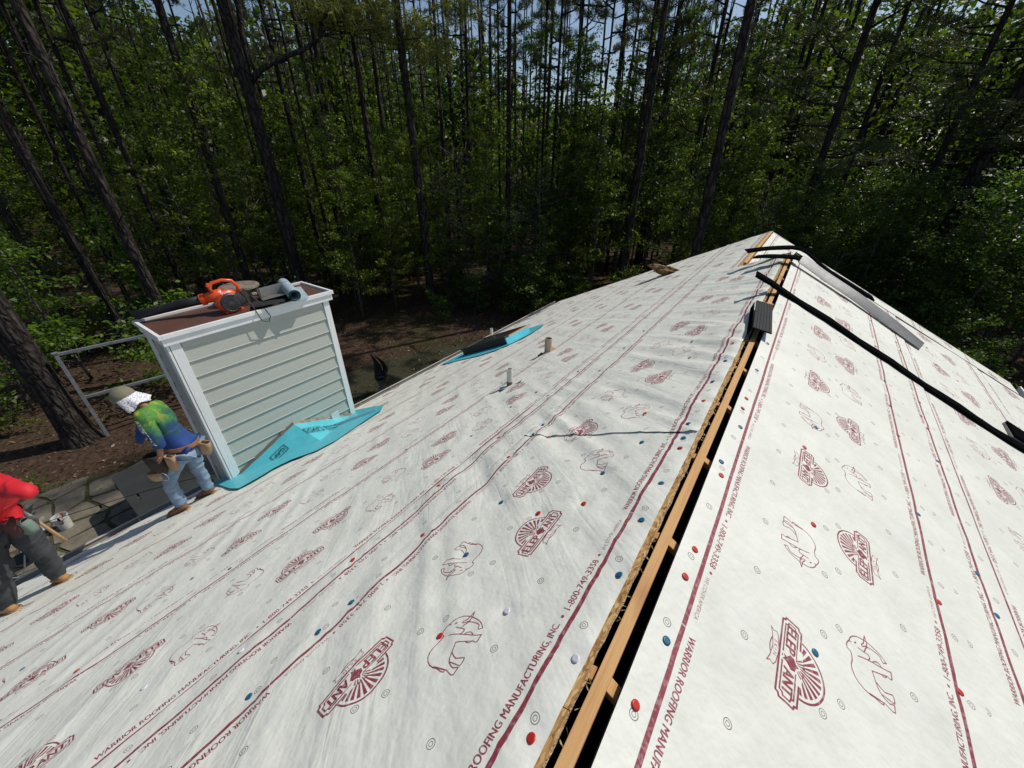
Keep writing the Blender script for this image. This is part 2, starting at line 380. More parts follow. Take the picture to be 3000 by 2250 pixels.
ELE = {'back': [(55, 74), (53, 82), (41, 89), (28, 92), (18, 89), (14, 76), (-3, 72), (-17, 72), (-34, 76), (-52, 73), (-68, 64), (-79, 51), (-86, 31), (-87, 8), (-83, -9), (-75, -35), (-73, -43), (-76, -57), (-78, -70), (-75, -78), (-62, -78), (-51, -78), (-54, -69), (-59, -61), (-57, -48), (-52, -34), (-40, -22), (-22, -14), (9, -3), (18, -21), (28, -42), (37, -59), (37, -73), (41, -78), (53, -77), (67, -76), (61, -64), (54, -42), (45, -9), (38, 11), (30, 31), (21, 48)], 'head': [(53, 82), (72, 76), (87, 65), (99, 49), (108, 24), (110, 11), (109, -14), (106, -32), (99, -47), (88, -62), (83, -54), (79, -50), (82, -45), (94, -38), (97, -27), (95, -9), (91, 9), (85, 13), (75, 18), (60, 23)], 'tusk': [(77, 32), (83, 32), (94, 24), (111, 21), (129, 19), (110, 11), (94, 12), (87, 17), (78, 27), (77, 32)], 'ear': [(55, 46), (57, 26), (61, 7), (54, 3), (43, 6), (38, 11)], 'fleg2': [(48, -9), (56, -16), (62, -27), (60, -35), (55, -42)], 'eye': [(64, 60), (70, 56), (70, 54), (64, 58), (64, 60)], 'hleg': [(-22, -16), (-29, -32), (-32, -46), (-25, -60), (-18, -74), (-24, -78), (-37, -80), (-45, -78), (-46, -72), (-46, -65), (-49, -35)], 'tail': [(-84, 11), (-80, -8), (-76, -25), (-75, -37), (-82, -38), (-85, -28), (-84, -10)], 'knee': [(26, -38), (23, -44), (27, -53), (35, -58)]}
def draw_elephant(f):
    for k, pts in ELE.items():
        stroke(0, [f(x / 1000, y / 1000) for x, y in pts], .0040)
def draw_logo(f):
    S = lambda p: [f(x / 1000, y / 1000) for x, y in p]
    def arc(rx, ry, cy, a0, a1, n=28): return [(rx * math.cos(R(a)), cy + ry * math.sin(R(a))) for a in np.linspace(a0, a1, n)]
    def plaque(g):
        w, h, c = 140 - g, 36 - g, 12
        return [(-w, -h + c), (-w + c * .8, -h + c * .75), (-w + c, -h), (w - c, -h), (w - c * .8, -h + c * .75), (w, -h + c), (w, h - c), (w - c * .8, h - c * .75), (w - c, h), (-w + c, h), (-w + c * .8, h - c * .75), (-w, h - c), (-w, -h + c)]
    fan = arc(96, 92, 30, -3, 183); stroke(0, S(fan), .0066)
    fan_in = arc(84, 80, 32, 0, 180)
    n = 11
    for i in range(n):                              # sun rays
        a0 = 4 + i * 172 / n; a1 = a0 + 172 / n * .58
        p = [(84 * .22 * math.cos(R(a0)), 26 + 70 * .22 * math.sin(R(a0))), (83 * math.cos(R(a0)), 32 + 79 * math.sin(R(a0))), (83 * math.cos(R((a0 + a1) / 2)), 32 + 79 * math.sin(R((a0 + a1) / 2))), (83 * math.cos(R(a1)), 32 + 79 * math.sin(R(a1))), (84 * .22 * math.cos(R(a1)), 26 + 70 * .22 * math.sin(R(a1)))]
        poly(0, S(p))
    poly(0, S(plaque(-4)), 0)
    for i in range(n):                              # rays run down behind the name between P and A
        pass
    pl = plaque(0); stroke(0, S([p for p in pl[:9]]), .0070); stroke(0, S(pl[8:]), .0070)
    stroke(0, S(plaque(12)), .0054)
    poly(0, S([(-60, 25), (60, 25), (60, 45), (-60, 45)]), 0)
    for i in range(7):
        a0 = 40 + i * 15; a1 = a0 + 8
        poly(0, S([(14 * math.cos(R(a0)), 8 + 14 * math.sin(R(a0))), (44 * math.cos(R(a0)), 10 + 46 * math.sin(R(a0))), (44 * math.cos(R(a1)), 10 + 46 * math.sin(R(a1))), (14 * math.cos(R(a1)), 8 + 14 * math.sin(R(a1)))]))
    for s_, x0, x1 in (('ELEP', -118, -22), ('ANT', 34, 118)):
        V, T = fit_text(s_, x0, x1, -17, 18)
        for dx, dy in ((-2.2, 0), (2.2, 0), (0, 1.2), (0, -1.2)):
            for t in T: tri(0, *S([V[i] + np.array([dx, dy]) for i in t]))
    # bull head in the middle
    hd = [(-8, -22), (-2, -10), (-18, 2), (-14, 16), (-2, 22), (4, 34), (12, 24), (26, 20), (30, 6), (22, -2), (14, -12), (12, -24), (4, -16)]
    stroke(0, S(hd + hd[:1]), .010, 0); poly(0, S(hd))
    # ribbon and ring below
    stroke(0, S(arc(52, 34, -36, 205, 335)), .0036)
    rb = [(-58, -52), (-46, -44), (0, -38), (46, -44), (60, -52), (54, -64), (62, -74), (40, -66), (0, -60), (-40, -66), (-62, -74), (-54, -64), (-58, -52)]
    poly(0, S(rb), 0); stroke(0, S(rb), .0030)
    V, T = fit_text('SKIN', -27, 27, -57, -44, .0, 1.5)
    for t in T: tri(0, *S([V[i] for i in t]))
def draw_half(f):
    """everything printed along one edge; f maps (s,t) of the edge frame into the tile"""
    n = 60
    for i in range(n):
        stroke(0, [f(PER * i / n, MARG), f(PER * (i + 1) / n, MARG)], .0155)
    for x in (.988 * PER,):
        stroke(0, [f(x, MARG - .012), f(x + .001, MARG + .012)], .0025, 0)
    base = MARG + .021
    for s_, x0, x1, h, b in (('WARRIOR ROOFING MANUFACTURING, INC.', 0, .556, .027, .0010), ('1-800-749-3358', .612, .836, .024, .0008), ('WE COVER AMERICA', .888, 1.062, .0145, .0)):
        V, T = fit_text(s_, x0, x1, base, base + h)
        for dx, dy in ((-b, 0), (b, 0), (0, b * .6), (0, -b * .6)) if b else ((0, 0),):
            for t in T: tri(0, *[f(V[i][0] + dx, V[i][1] + dy) for i in t])
    for x in (.584, .862):
        poly(0, [f(x + .006 * math.cos(a), base + .012 + .006 * math.sin(a)) for a in np.linspace(0, 6.2, 12)])
    draw_logo(lambda x, y: f(.918 + x, MARG + .348 + y))
    draw_elephant(lambda x, y: f(.362 + x, MARG + .348 + y))
    for i in range(4):
        for cx, cy in ((.02 + i * PER / 4, MARG - .048), (.126 + i * PER / 4, MARG + .192), (.15 + i * PER / 4, MARG + .468)):
            if cy > WID / 2 + .0: continue
            cx, cy = f(cx, cy); ring(cx, cy, .0125, .0022); ring(cx, cy, .0060, .0018)
KK = .885 * 1.2
draw_half(lambda s, t: (s, t))
draw_half(lambda s, t: (KK - s, WID - t))
pix = cov.reshape(2, PY, SS, PX, SS).mean(axis=(2, 4)).astype(np.float32)
buf = np.ones((PY, PX, 4), np.float32); buf[..., 0] = pix[0]; buf[..., 1] = pix[1]; buf[..., 2] = 0
img = bpy.data.images.new('sheet_print', PX, PY, alpha=False); img.colorspace_settings.name = 'Non-Color'
img.pixels.foreach_set(buf.ravel()); img.update(); img.pack()
del cov, buf

def mat_sheet(name, wr_amp):
    m, nt, b, o = newmat(name)
    uv = N(nt, 'ShaderNodeUVMap', uv_map='print'); ti = N(nt, 'ShaderNodeTexImage'); ti.image = img; ti.extension = 'REPEAT'
    nt.links.new(uv.outputs[0], ti.inputs[0]); sp = N(nt, 'ShaderNodeSeparateColor'); nt.links.new(ti.outputs[0], sp.inputs[0])
    n1 = noise(nt, 7, 3, .65); n2 = noise(nt, 1.3, 2, .6)
    r1 = ramp(nt, n1.outputs['Fac'], [(.3, (.722, .728, .655)), (.7, (.802, .806, .732))])
    r2 = ramp(nt, n2.outputs['Fac'], [(.3, (.93, .93, .925)), (.7, (1.04, 1.04, 1.03))])
    mm = N(nt, 'ShaderNodeMixRGB', blend_type='MULTIPLY'); mm.inputs[0].default_value = 1
    nt.links.new(r1.outputs[0], mm.inputs[1]); nt.links.new(r2.outputs[0], mm.inputs[2])
    # print wear
    n4 = noise(nt, 60, 2, .7); wr = ramp(nt, n4.outputs['Fac'], [(.30, (.72, .72, .72)), (.5, (.97, .97, .97))])
    f1 = N(nt, 'ShaderNodeMath', operation='MULTIPLY'); nt.links.new(sp.outputs[0], f1.inputs[0]); nt.links.new(wr.outputs[0], f1.inputs[1])
    a = N(nt, 'ShaderNodeMixRGB'); nt.links.new(f1.outputs[0], a.inputs[0]); nt.links.new(mm.outputs[0], a.inputs[1]); a.inputs[2].default_value = (.235, .022, .045, 1)
    f2 = N(nt, 'ShaderNodeMath', operation='MULTIPLY'); nt.links.new(sp.outputs[1], f2.inputs[0]); f2.inputs[1].default_value = .9
    c = N(nt, 'ShaderNodeMixRGB'); nt.links.new(f2.outputs[0], c.inputs[0]); nt.links.new(a.outputs[0], c.inputs[1]); c.inputs[2].default_value = (.085, .035, .04, 1)
    nt.links.new(c.outputs[0], b.inputs['Base Color']); b.inputs['Roughness'].default_value = .55; b.inputs['Specular IOR Level'].default_value = .35
    n3 = noise(nt, 9, 2, .6, (2.0, 2.0, .9)); n5 = noise(nt, 42, 2, .7)
    ad = N(nt, 'ShaderNodeMath', operation='MULTIPLY_ADD'); nt.links.new(n5.outputs['Fac'], ad.inputs[0]); ad.inputs[1].default_value = .22; nt.links.new(n3.outputs['Fac'], ad.inputs[2])
    mp1 = N(nt, 'ShaderNodeMapping'); mp1.inputs['Scale'].default_value = (PER, WID, 1); mp1.inputs['Rotation'].default_value = (0, 0, R(40)); nt.links.new(uv.outputs[0], mp1.inputs[0])
    mp2 = N(nt, 'ShaderNodeMapping'); mp2.inputs['Scale'].default_value = (13, 1.6, 1); nt.links.new(mp1.outputs[0], mp2.inputs[0])
    n6 = N(nt, 'ShaderNodeTexNoise'); n6.inputs['Scale'].default_value = 1; n6.inputs['Detail'].default_value = 2; n6.inputs['Distortion'].default_value = .5; nt.links.new(mp2.outputs[0], n6.inputs['Vector'])
    r6 = ramp(nt, n6.outputs['Fac'], [(.36, (0, 0, 0)), (.50, (1, 1, 1)), (.64, (0, 0, 0))])
    n7 = noise(nt, 1.1, 1, .5); r7 = ramp(nt, n7.outputs['Fac'], [(.35, (.15, .15, .15)), (.62, (1, 1, 1))])
    m6 = N(nt, 'ShaderNodeMath', operation='MULTIPLY'); nt.links.new(r6.outputs[0], m6.inputs[0]); nt.links.new(r7.outputs[0], m6.inputs[1])
    a6 = N(nt, 'ShaderNodeMath', operation='MULTIPLY_ADD'); nt.links.new(m6.outputs[0], a6.inputs[0]); a6.inputs[1].default_value = wr_amp; nt.links.new(ad.outputs[0], a6.inputs[2])
    bump(nt, b, a6.outputs[0], .36, .012)
    return m
M['sheet'] = mat_sheet('printed_roofing_sheet', .32); M['sheet_flat'] = mat_sheet('printed_roofing_sheet_taut', .12); M['sheet_mid'] = mat_sheet('printed_roofing_sheet_laid', .12)
def mat_barrier():
    m, nt, b, o = newmat('leak_barrier_film')
    n1 = noise(nt, 4, 5, .6); r1 = ramp(nt, n1.outputs['Fac'], [(.3, (.070, .47, .57)), (.7, (.11, .56, .65))])
    nt.links.new(r1.outputs[0], b.inputs['Base Color']); b.inputs['Roughness'].default_value = .42
    n3 = noise(nt, 14, 4, .6); bump(nt, b, n3.outputs['Fac'], .35, .012); return m
M['barrier'] = mat_barrier()
M['flash_metal'] = pmat('dull_flashing', (.20, .17, .14), (.12, .10, .085), 12, .55, metal=.4, bs=.2)

# ------------------------------------------------------------------ fasteners measured on the sheet: colour, along the ridge, down the slope
LCAPS = [('r', .35, .12), ('r', 1.13, .63), ('b', 1.17, .13), ('b', .89, .11), ('w', .63, .43), ('w', .57, .11), ('b', .81, .83), ('r', .46, .62), ('b', .42, 1.23), ('b', .26, 1.23), ('b', -.02, 1.23), ('r', .6, 1.56), ('r', .86, 1.24), ('w', .04, 1.58), ('r', -.51, 2.72), ('b', -.77, 3.42), ('b', .24, 2.69), ('b', .07, 3.03), ('w', -.28, 1.95), ('b', 1.18, .92), ('r', 1.23, .43), ('b', 1.42, .13), ('b', 1.48, .45), ('r', 1.72, .13), ('b', 1.78, .35), ('b', 1.82, .14), ('b', 1.96, .15), ('r', 2.12, .45), ('r', 1.89, .80), ('b', 1.9, 1.2), ('r', 1.87, 1.05), ('r', 1.61, 1.21), ('b', 2.06, 1.22), ('r', 1.27, 1.58), ('r', 1.9, 1.55), ('b', 2.52, .14), ('r', 2.23, .13), ('b', 2.88, .13), ('r', 3.07, .42), ('b', 3.51, .51), ('r', 3.23, .14), ('r', 1.97, 1.95), ('b', 2.51, 1.92), ('b', 3.12, 1.25), ('b', 3.24, 1.56), ('r', 2.66, 1.57), ('r', 2.82, 1.82), ('b', 3.75, 1.26), ('b', 1.76, 2.67), ('b', 4.3, 1.24), ('r', 4.8, .14), ('b', 4.2, .13), ('r', 3.3, 2.7), ('b', 4.4, 2.69), ('r', 5.2, 1.57)]
RCAPS = [('r', .56, .08), ('b', .77, .1), ('b', 1.15, .57), ('r', 1.01, .09), ('r', 1.14, .09), ('r', 1.77, .54), ('r', 1.5, 1.14), ('r', 1.91, 1.14), ('b', 2.51, 1.14), ('b', 2.37, 1.43), ('b', 2.14, 1.46), ('r', 2.33, .46), ('b', 1.7, .07), ('r', 1.61, .09), ('b', 2.07, .1), ('b', 2.64, .52), ('r', 2.26, .08), ('r', 2.39, .08), ('b', 2.82, .08), ('b', 3.37, .09), ('b', 4.29, 1.12), ('r', 3.81, 1.12), ('r', 3.36, 1.13), ('r', 4.05, 1.41), ('r', 3.87, 1.43), ('b', 4.36, 1.45), ('b', 5.14, 1.1), ('b', 6.07, 1.12), ('b', 3.4, 1.42), ('b', 5.85, 1.41), ('b', 5.6, 1.43), ('b', 6.57, 1.9), ('r', 5.93, 2.14), ('b', 6.04, 1.92), ('r', 5.26, 2.5), ('r', 5.88, 2.48)]

# ------------------------------------------------------------------ wrinkled sheet strips
def wrinkle(side, u, v):
    """height of the cloth above the deck, never negative"""
    if side == 'L':
        cr_, al_ = u - .83 * v, .83 * u + v
        w1 = vnoise(cr_ * 5.2 + 1.3 * vnoise(u * 1.1, v * 1.0, 5), al_ * .75, 3)
        w2 = vnoise(cr_ * 10.5 + .9 * vnoise(u * 2, v * 2, 6), al_ * 1.3, 9)
        w3 = vnoise(u * 3.1 + v * .8, v * .9, 21)
        amp = (.35 + .9 * vnoise(u * .55, v * .75, 31)) * (.38 + .62 * np.exp(-(v / 1.7) ** 2))
        h = (1 - np.abs(2 * w1 - 1)) ** 2 * .0235 + (1 - np.abs(2 * w2 - 1)) ** 2 * .0080 + w3 * .006
        h = h * amp
        for c, uc, vc in LCAPS:
            if vc > 2.0: continue
            du, dv = u - uc, v - vc; r = np.sqrt(du * du + dv * dv) + 1e-6; th = np.arctan2(dv, du)
            k = np.clip(r / .05, 0, 1) * np.exp(-r / .10)
            h = h * (1 - .85 * np.exp(-(r / .035) ** 2)) + .0100 * k * np.maximum(0, np.cos(7 * th + uc * 9)) ** 2
        return h
    w1 = vnoise(u * 2.2 + v * .5, v * 3.0, 43); w2 = vnoise(u * 7, v * 5, 47)
    h = (1 - np.abs(2 * w1 - 1)) ** 2 * .0062 + w2 * .0022
    for c, uc, vc in RCAPS:
        du, dv = u - uc, v - vc; r = np.sqrt(du * du + dv * dv) + 1e-6; th = np.arctan2(dv, du)
        k = np.clip(r / .05, 0, 1) * np.exp(-r / .08)
        h = h * (1 - .85 * np.exp(-(r / .03) ** 2)) + .0035 * k * np.maximum(0, np.cos(5 * th + uc * 7)) ** 2
    return h
def strip(parent, fn, side, u0, u1, v0, v1, line, phase, du=.028, dv=.034, lift0=.003, lift1=.0125, sheet_h=True, seed=1, name='underlayment_sheet', vcurl=None):
    nu = max(2, int((u1 - u0) / du)); nv = max(3, int((v1 - v0) / dv))
    U, V = np.meshgrid(np.linspace(u0, u1, nu + 1), np.linspace(v0, v1, nv + 1), indexing='ij')
    ed = (vnoise(U * 3, U * 0 + .3, seed) - .5) * .010 + (vnoise(U * 14, U * 0 + .3, seed + 3) - .5) * .003
    k = (V - v0) / (v1 - v0)
    V = V + ed * k ** 6
    hid = np.clip((V - v0 - .06) / .12, 0, 1) if v0 > .2 else np.clip((V - v0) / .02, .35, 1)
    h = wrinkle(side, U, V) * hid + lift0 + (lift1 - lift0) * k
    h[:, -1] = np.minimum(h[:, -1], lift1 + .004)
    if vcurl is not None: h = h + np.exp(-np.maximum(0, (U - u0)) / .03) * vcurl * (.25 + .75 * vnoise(V * 4, U * 0, 8))
    P = [fn(a, b, c) for a, b, c in zip(U.ravel(), V.ravel(), h.ravel())]
    off = wloc(parent)
    me = bpy.data.meshes.new(name)
    idx = np.arange((nu + 1) * (nv + 1)).reshape(nu + 1, nv + 1)
    F = np.stack([idx[:-1, :-1], idx[:-1, 1:], idx[1:, 1:], idx[1:, :-1]], -1).reshape(-1, 4)
    if side != 'L': F = F[:, ::-1]
    me.from_pydata([tuple(p - off) for p in P], [], F.tolist())
    t = (V - line + MARG) / WID
    s = ((U - phase) if side == 'L' else (phase - U)) / PER
    uvl = me.uv_layers.new(name='print'); li = np.empty(len(me.loops), np.int32); me.loops.foreach_get('vertex_index', li)
    uvl.data.foreach_set('uv', np.stack([s.ravel()[li], t.ravel()[li]], -1).astype(np.float32).ravel())
    me.materials.append(M[('sheet' if line < 1.7 else 'sheet_mid') if side == 'L' else 'sheet_flat']); me.polygons.foreach_set('use_smooth', [True] * len(me.polygons))
    return link(name, me, parent)

EAVE = 6.74                                        # slope length of the left side
U0, U1, UN = -2.6, 11.35, 7.2                      # near end, far gable, gable of the higher part
house = empty('house', (0, 4.5, ZG), 'house whose white printed roof underlayment is being laid, ridge slot open', 'house')
sheets_L = []; 
def SL(u0, u1, v0, v1, line, ph, **k):
    o = strip(house, LP, 'L', u0, u1, v0, v1, line, ph, **k); sheets_L.append((u0, u1, v0, v1, o)); return o
SL(1.87, UN + .02, .080, 1.285, .18, 1.788, seed=2, lift0=.008, lift1=.016, vcurl=.007)
SL(U0, 1.96, .082, 1.292, .182, .09, seed=4, lift0=.004)
SL(UN + .01, U1, .765, 1.29, .82, .5, seed=6)
SL(U0, U1, .82, 1.626, .516, .225 - KK, seed=7)
line = 1.644; phs = [-.45, -.504, .31, -.22, .77]
lines_ = [1.646, 2.746, 3.846, 4.946, 6.046]
for i, ln in enumerate(lines_):
    vb = min(ln + LL + MARG, EAVE + .012)
    SL(U0, U1, ln - MARG, vb, ln, phs[i], seed=11 + i, du=.03 if i < 2 else .045, dv=.04)
sheets_R = []
def SR(u0, u1, v0, v1, line, ph, **k):
    o = strip(house, RP, 'R', u0, u1, v0, v1, line, ph, **k); sheets_R.append((u0, u1, v0, v1, o)); return o
SR(U0, UN, .036, 1.242, .132, .84, seed=31, du=.04, dv=.04)
SR(U0, UN, .50, 1.554, .444, .55 + KK, seed=32, du=.04, dv=.04)
SR(U0, UN, 1.572 - MARG, 2.682, 1.572, 1.22, seed=33, du=.045, dv=.04)
SR(U0, UN, 2.70 - MARG, 3.81, 2.70, .1, seed=34, du=.05, dv=.05)
SR(U0, UN, 3.83 - MARG, 4.94, 3.83, .6, seed=35, du=.06, dv=.06)
SR(U0, UN, 4.96 - MARG, 6.07, 4.96, .3, seed=36, du=.08, dv=.08)
for i, (ln, ph) in enumerate(((.16, .2), (1.28, .9), (2.40, .4), (3.52, .1), (4.64, .7))):
    strip(house, FP, 'R', UN + .05, U1, max(.05, ln - MARG), min(ln + LL + MARG, 5.46), ln, ph, du=.06, dv=.06, seed=51 + i)

# caps
def cap_mesh(name, mat):
    mb = MB(); n = 12
    mb.lathe((0, 0, 0), [(.0130, -.0015), (.0129, .0006), (.0085, .0016), (.0042, .0006), (.0, .0012)], n)
    me_o = mb.build(name, mat, smooth=True); me = me_o.data; bpy.data.objects.remove(me_o); return me
CAPM = {'r': cap_mesh('cap_red', M['red_plastic']), 'b': cap_mesh('cap_blue', M['blue_plastic']), 'w': cap_mesh('cap_white', M['white_plastic'])}
def put_caps(caps, fn, side, sheets):
    for c, u, v in caps:
        best = None
        for (a, b, v0, v1, o) in sheets:
            if a <= u <= b and v0 <= v <= v1: best = (a, b, v0, v1, o); break
        if best is None: continue
        a, b, v0, v1, o = best; k = (v - v0) / (v1 - v0)
        h = float(wrinkle(side, u + np.array([0, .022, -.022, 0, 0, .016, -.016, .016, -.016]), v + np.array([0, 0, 0, .022, -.022, .016, .016, -.016, -.016])).max()) + .0040 + .0090 * k + (.007 if (side == 'L' and v < 1.285 and u > 1.87) else 0)
        p = fn(u, v, h + .0004); nrm = (fn(u, v, 1) - fn(u, v, 0))
        tilt = Vector((rnd.uniform(-.12, .12), rnd.uniform(-.12, .12), 0))
        q = Vector((0, 0, 1)).rotation_difference((nrm + tilt).normalized())
        share('cap_nail', CAPM[c], o, p, q)
# search uppermost sheet first
put_caps(LCAPS, LP, 'L', sheets_L)
put_caps(RCAPS, RP, 'R', sheets_R)

# ------------------------------------------------------------------ decking, ridge slot, framing
def slab(parent, name, fn, u0, u1, v0, v1, top, th, mats, rag=0, n=1):
    mb = MB()
    mb.hexa([fn(u0, v0, top - th), fn(u1, v0, top - th), fn(u1, v1, top - th), fn(u0, v1, top - th)], [fn(u0, v0, top), fn(u1, v0, top), fn(u1, v1, top), fn(u0, v1, top)])
    return mb.build(name, mats, parent)
slab(house, 'roof_deck', LP, U0, U1, .70, EAVE, -.001, .014, M['osb'])
slab(house, 'roof_deck', RP, U0, UN, .040, 6.1, -.001, .014, M['felt'])
slab(house, 'roof_deck', FP, UN + .02, U1, .05, 5.48, -.001, .014, M['osb'])
# ragged sawn edge of the left decking, panel by panel
edge_prev = None
panels = [(U0, .45), (.452, 2.87), (2.874, 5.3), (5.304, UN)]
for (a, b) in panels:
    mb = MB(); n = int((b - a) / .03); pts = []
    for i in range(n + 1):
        u = a + (b - a) * i / n
        e = .068 + .007 * (float(vnoise(u * 2.1, .5, 71)) - .5) * 2 + .009 * (float(vnoise(u * 21, .5, 72)) - .5) + .012 * max(0, float(vnoise(u * 3.1, 2.5, 73)) - .72) * 4
        pts.append((u, e))
    k = len(mb.v)
    V = []
    for u, e in pts: V += [LP(u, e, -.0015), LP(u, e + .0035 * rnd.random(), -.0155), LP(u, .702, -.0015), LP(u, .702, -.0155)]
    Fs = []; ms = []
    for i in range(n):
        q, r_ = 4 * i, 4 * i + 4
        mb_f = [((q, r_, r_ + 2, q + 2), 0), ((q + 1, q + 3, r_ + 3, r_ + 1), 0), ((q, q + 1, r_ + 1, r_), 1)]
        for f_, m_ in mb_f: Fs.append(f_); ms.append(m_)
    mb.v = [tuple(p) for p in V]; mb.f = Fs; mb.m = ms
    mb.build('osb_panel', [M['osb'], M['osb_cut']], house)
# splinters hanging off the cut
mb = MB()
for i in range(90):
    u = rnd.uniform(.2, 5.5); p = LP(u, .062, -.008 - rnd.random() * .006)
    d = Vector((rnd.uniform(.005, .020), rnd.uniform(-.02, .02), rnd.uniform(-.008, .004)))
    w = Vector((0, rnd.uniform(.001, .003), .001)); mb.add([p - w, p + w, p + d], [(0, 1, 2)])
tag(mb.build('splinter', M['osb_cut'], house), kind='stuff')
mb = MB(); mb.box((-.020, (U0 + 6.98) / 2, -.046), (.038, 6.98 - U0, .024)); mb.build('ridge_board', M['lumber'], house, bevel=.003)
for i in range(-2, 13):
    y = .57 + i * .563
    if y > 6.9 or y < U0: continue
    for s in (-1, 1):
        mb = MB(); w = .019 + rnd.uniform(-.002, .002); tw = rnd.uniform(-.008, .008)
        x0 = -.024 + s * .0205; x1 = x0 + s * (.05 + rnd.random() * .02) if s < 0 else .07
        z0 = -.042; z1 = z0 - abs(x1 - x0) * .55
        mb.hexa([(x0, y - w, z0 - .03), (x0, y + w, z0 - .03), (x1, y + w + tw, z1 - .03), (x1, y - w + tw, z1 - .03)], [(x0, y - w, z0), (x0, y + w, z0), (x1, y + w + tw, z1), (x1, y - w + tw, z1)])
        mb.build('rafter_end', M['lumber'], house, bevel=.002)
# far, lower ridge: board, raw deck edge
mb = MB(); mb.box((FX, (UN + .35 + U1) / 2, FZ - .045), (.045, U1 - UN - .36, .10)); mb.build('ridge_board', M['lumber'], house, bevel=.004)
mb = MB()
mb.hexa([LP(UN + .4, .69, -.006), LP(U1, .69, -.006), LP(U1, .82, -.006), LP(UN + .4, .82, -.006)], [LP(UN + .4, .69, .0005), LP(U1, .69, .0005), LP(U1, .82, .0005), LP(UN + .4, .82, .0005)])
mb.build('deck_edge', M['osb'], house)
# attic below the slot, its shade painted as near-black sheets
mb = MB(); mb.box((0, (U0 + UN) / 2, -.62), (1.6, UN - U0 - .1, .02)); mb.build('attic_shade_floor', M['attic'], house)
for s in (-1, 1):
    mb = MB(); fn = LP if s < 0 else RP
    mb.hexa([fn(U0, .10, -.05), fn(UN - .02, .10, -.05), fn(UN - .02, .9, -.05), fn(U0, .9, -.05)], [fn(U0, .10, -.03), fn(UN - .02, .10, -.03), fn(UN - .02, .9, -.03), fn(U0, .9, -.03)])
    mb.build('attic_shade_sheet', M['attic'], house)

# walls
xl = -EAVE * CA
def wallbox(c, s, name='wall', mat='wall_paint'): 
    mb = MB(); mb.box(c, s); return mb.build(name, M[mat], house)
wallbox((xl + .45, (U0 + U1) / 2, (ZG - 3.02) / 2 - .11), (.15, U1 - U0 - .3, 2.25))
wallbox((5.1, (U0 + UN) / 2, (ZG - 2.9) / 2), (.15, UN - U0 - .3, 2.6))
wallbox((3.9, (UN + U1) / 2 + .1, (ZG - 2.9) / 2), (.15, U1 - UN - .4, 2.5))
for y, xr, apex in ((U1 - .22, 3.9, FZ), (U0 + .2, 5.1, 0)):
    cx = FX if apex else 0
    mb = MB(); l = xl + .45
    mb.prism([(l, y, ZG), (xr, y, ZG), (xr, y, apex - (xr - cx) * .5 - .03), (cx, y, apex - .03), (l, y, apex - (cx - l) * .5 - .03)], (0, .12, 0))
    mb.build('gable_wall', M['wall_paint'], house)
# step wall between the higher and the lower roof
mb = MB(); mb.prism([(FX + .03, UN - .06, FZ - .02), (0, UN - .06, -.03), (5.1, UN - .06, -2.58), (5.1, UN - .06, -3.25)], (0, .03, 0)); mb.build('gable_wall', M['wall_paint'], house)
# eave trim, drip edge, gutter
def rail(name, fn, u0, u1, prof, mat, cap=True, mats=None):
    mb = MB(); n = len(prof); k = max(1, int((u1 - u0) / 1.2)); V = []
    for i in range(k + 1):
        u = u0 + (u1 - u0) * i / k; sag = (rnd.random() - .5) * .010 if 0 < i < k else 0
        V += [fn(u, sag, p) for p in prof]
    F = [(i * n + j, i * n + (j + 1) % n, (i + 1) * n + (j + 1) % n, (i + 1) * n + j) for i in range(k) for j in range(n)]
    if cap: F += [tuple(range(n)), tuple(range(k * n, k * n + n))]
    mb.add(V, F); return mb.build(name, mat, house)
xe, ze = -EAVE * CA, -EAVE * SA
def EF(u, sag, p): return Vector((xe + p[0], u, ze + p[1] + sag))
rail('fascia_board', EF, U0, 1.0, [(-.02, -.03), (.03, -.03), (.03, -.20), (-.02, -.20)], M['fascia'])
rail('fascia_board', EF, 3.1, U1, [(-.02, -.03), (.03, -.03), (.03, -.20), (-.02, -.20)], M['fascia'])
rail('drip_edge', EF, U0, .98, [(.10, .048), (-.03, -.018), (-.03, -.055), (-.034, -.055), (-.034, -.014), (.10, .052)], M['black_plastic'])
rail('drip_edge', EF, 3.12, U1, [(.10, .048), (-.03, -.018), (-.03, -.055), (-.034, -.055), (-.034, -.014), (.10, .052)], M['fascia'])
def gutter(u0, u1):
    prof = [(-.036, -.035), (-.036, -.145), (-.125, -.145), (-.165, -.075), (-.165, -.025), (-.182, -.020), (-.182, -.012), (-.150, -.012), (-.150, -.020), (-.161, -.024), (-.161, -.073), (-.123, -.141), (-.040, -.141), (-.040, -.035)]
    rail('gutter', EF, u0, u1, prof, M['gutter'])
    rail('gutter_debris', EF, u0 + .01, u1 - .01, [(-.041, -.075), (-.041, -.139), (-.122, -.139), (-.157, -.075)], M['gutter_in'])
    for y in np.arange(u0 + .4, u1, .75):
        mb = MB(); mb.tube([EF(y, 0, (-.02, -.026)), EF(y, 0, (-.166, -.014))], .006, 6); mb.build('gutter_spike', M['gutter'], house)
gutter(U0, .96); gutter(3.16, U1)
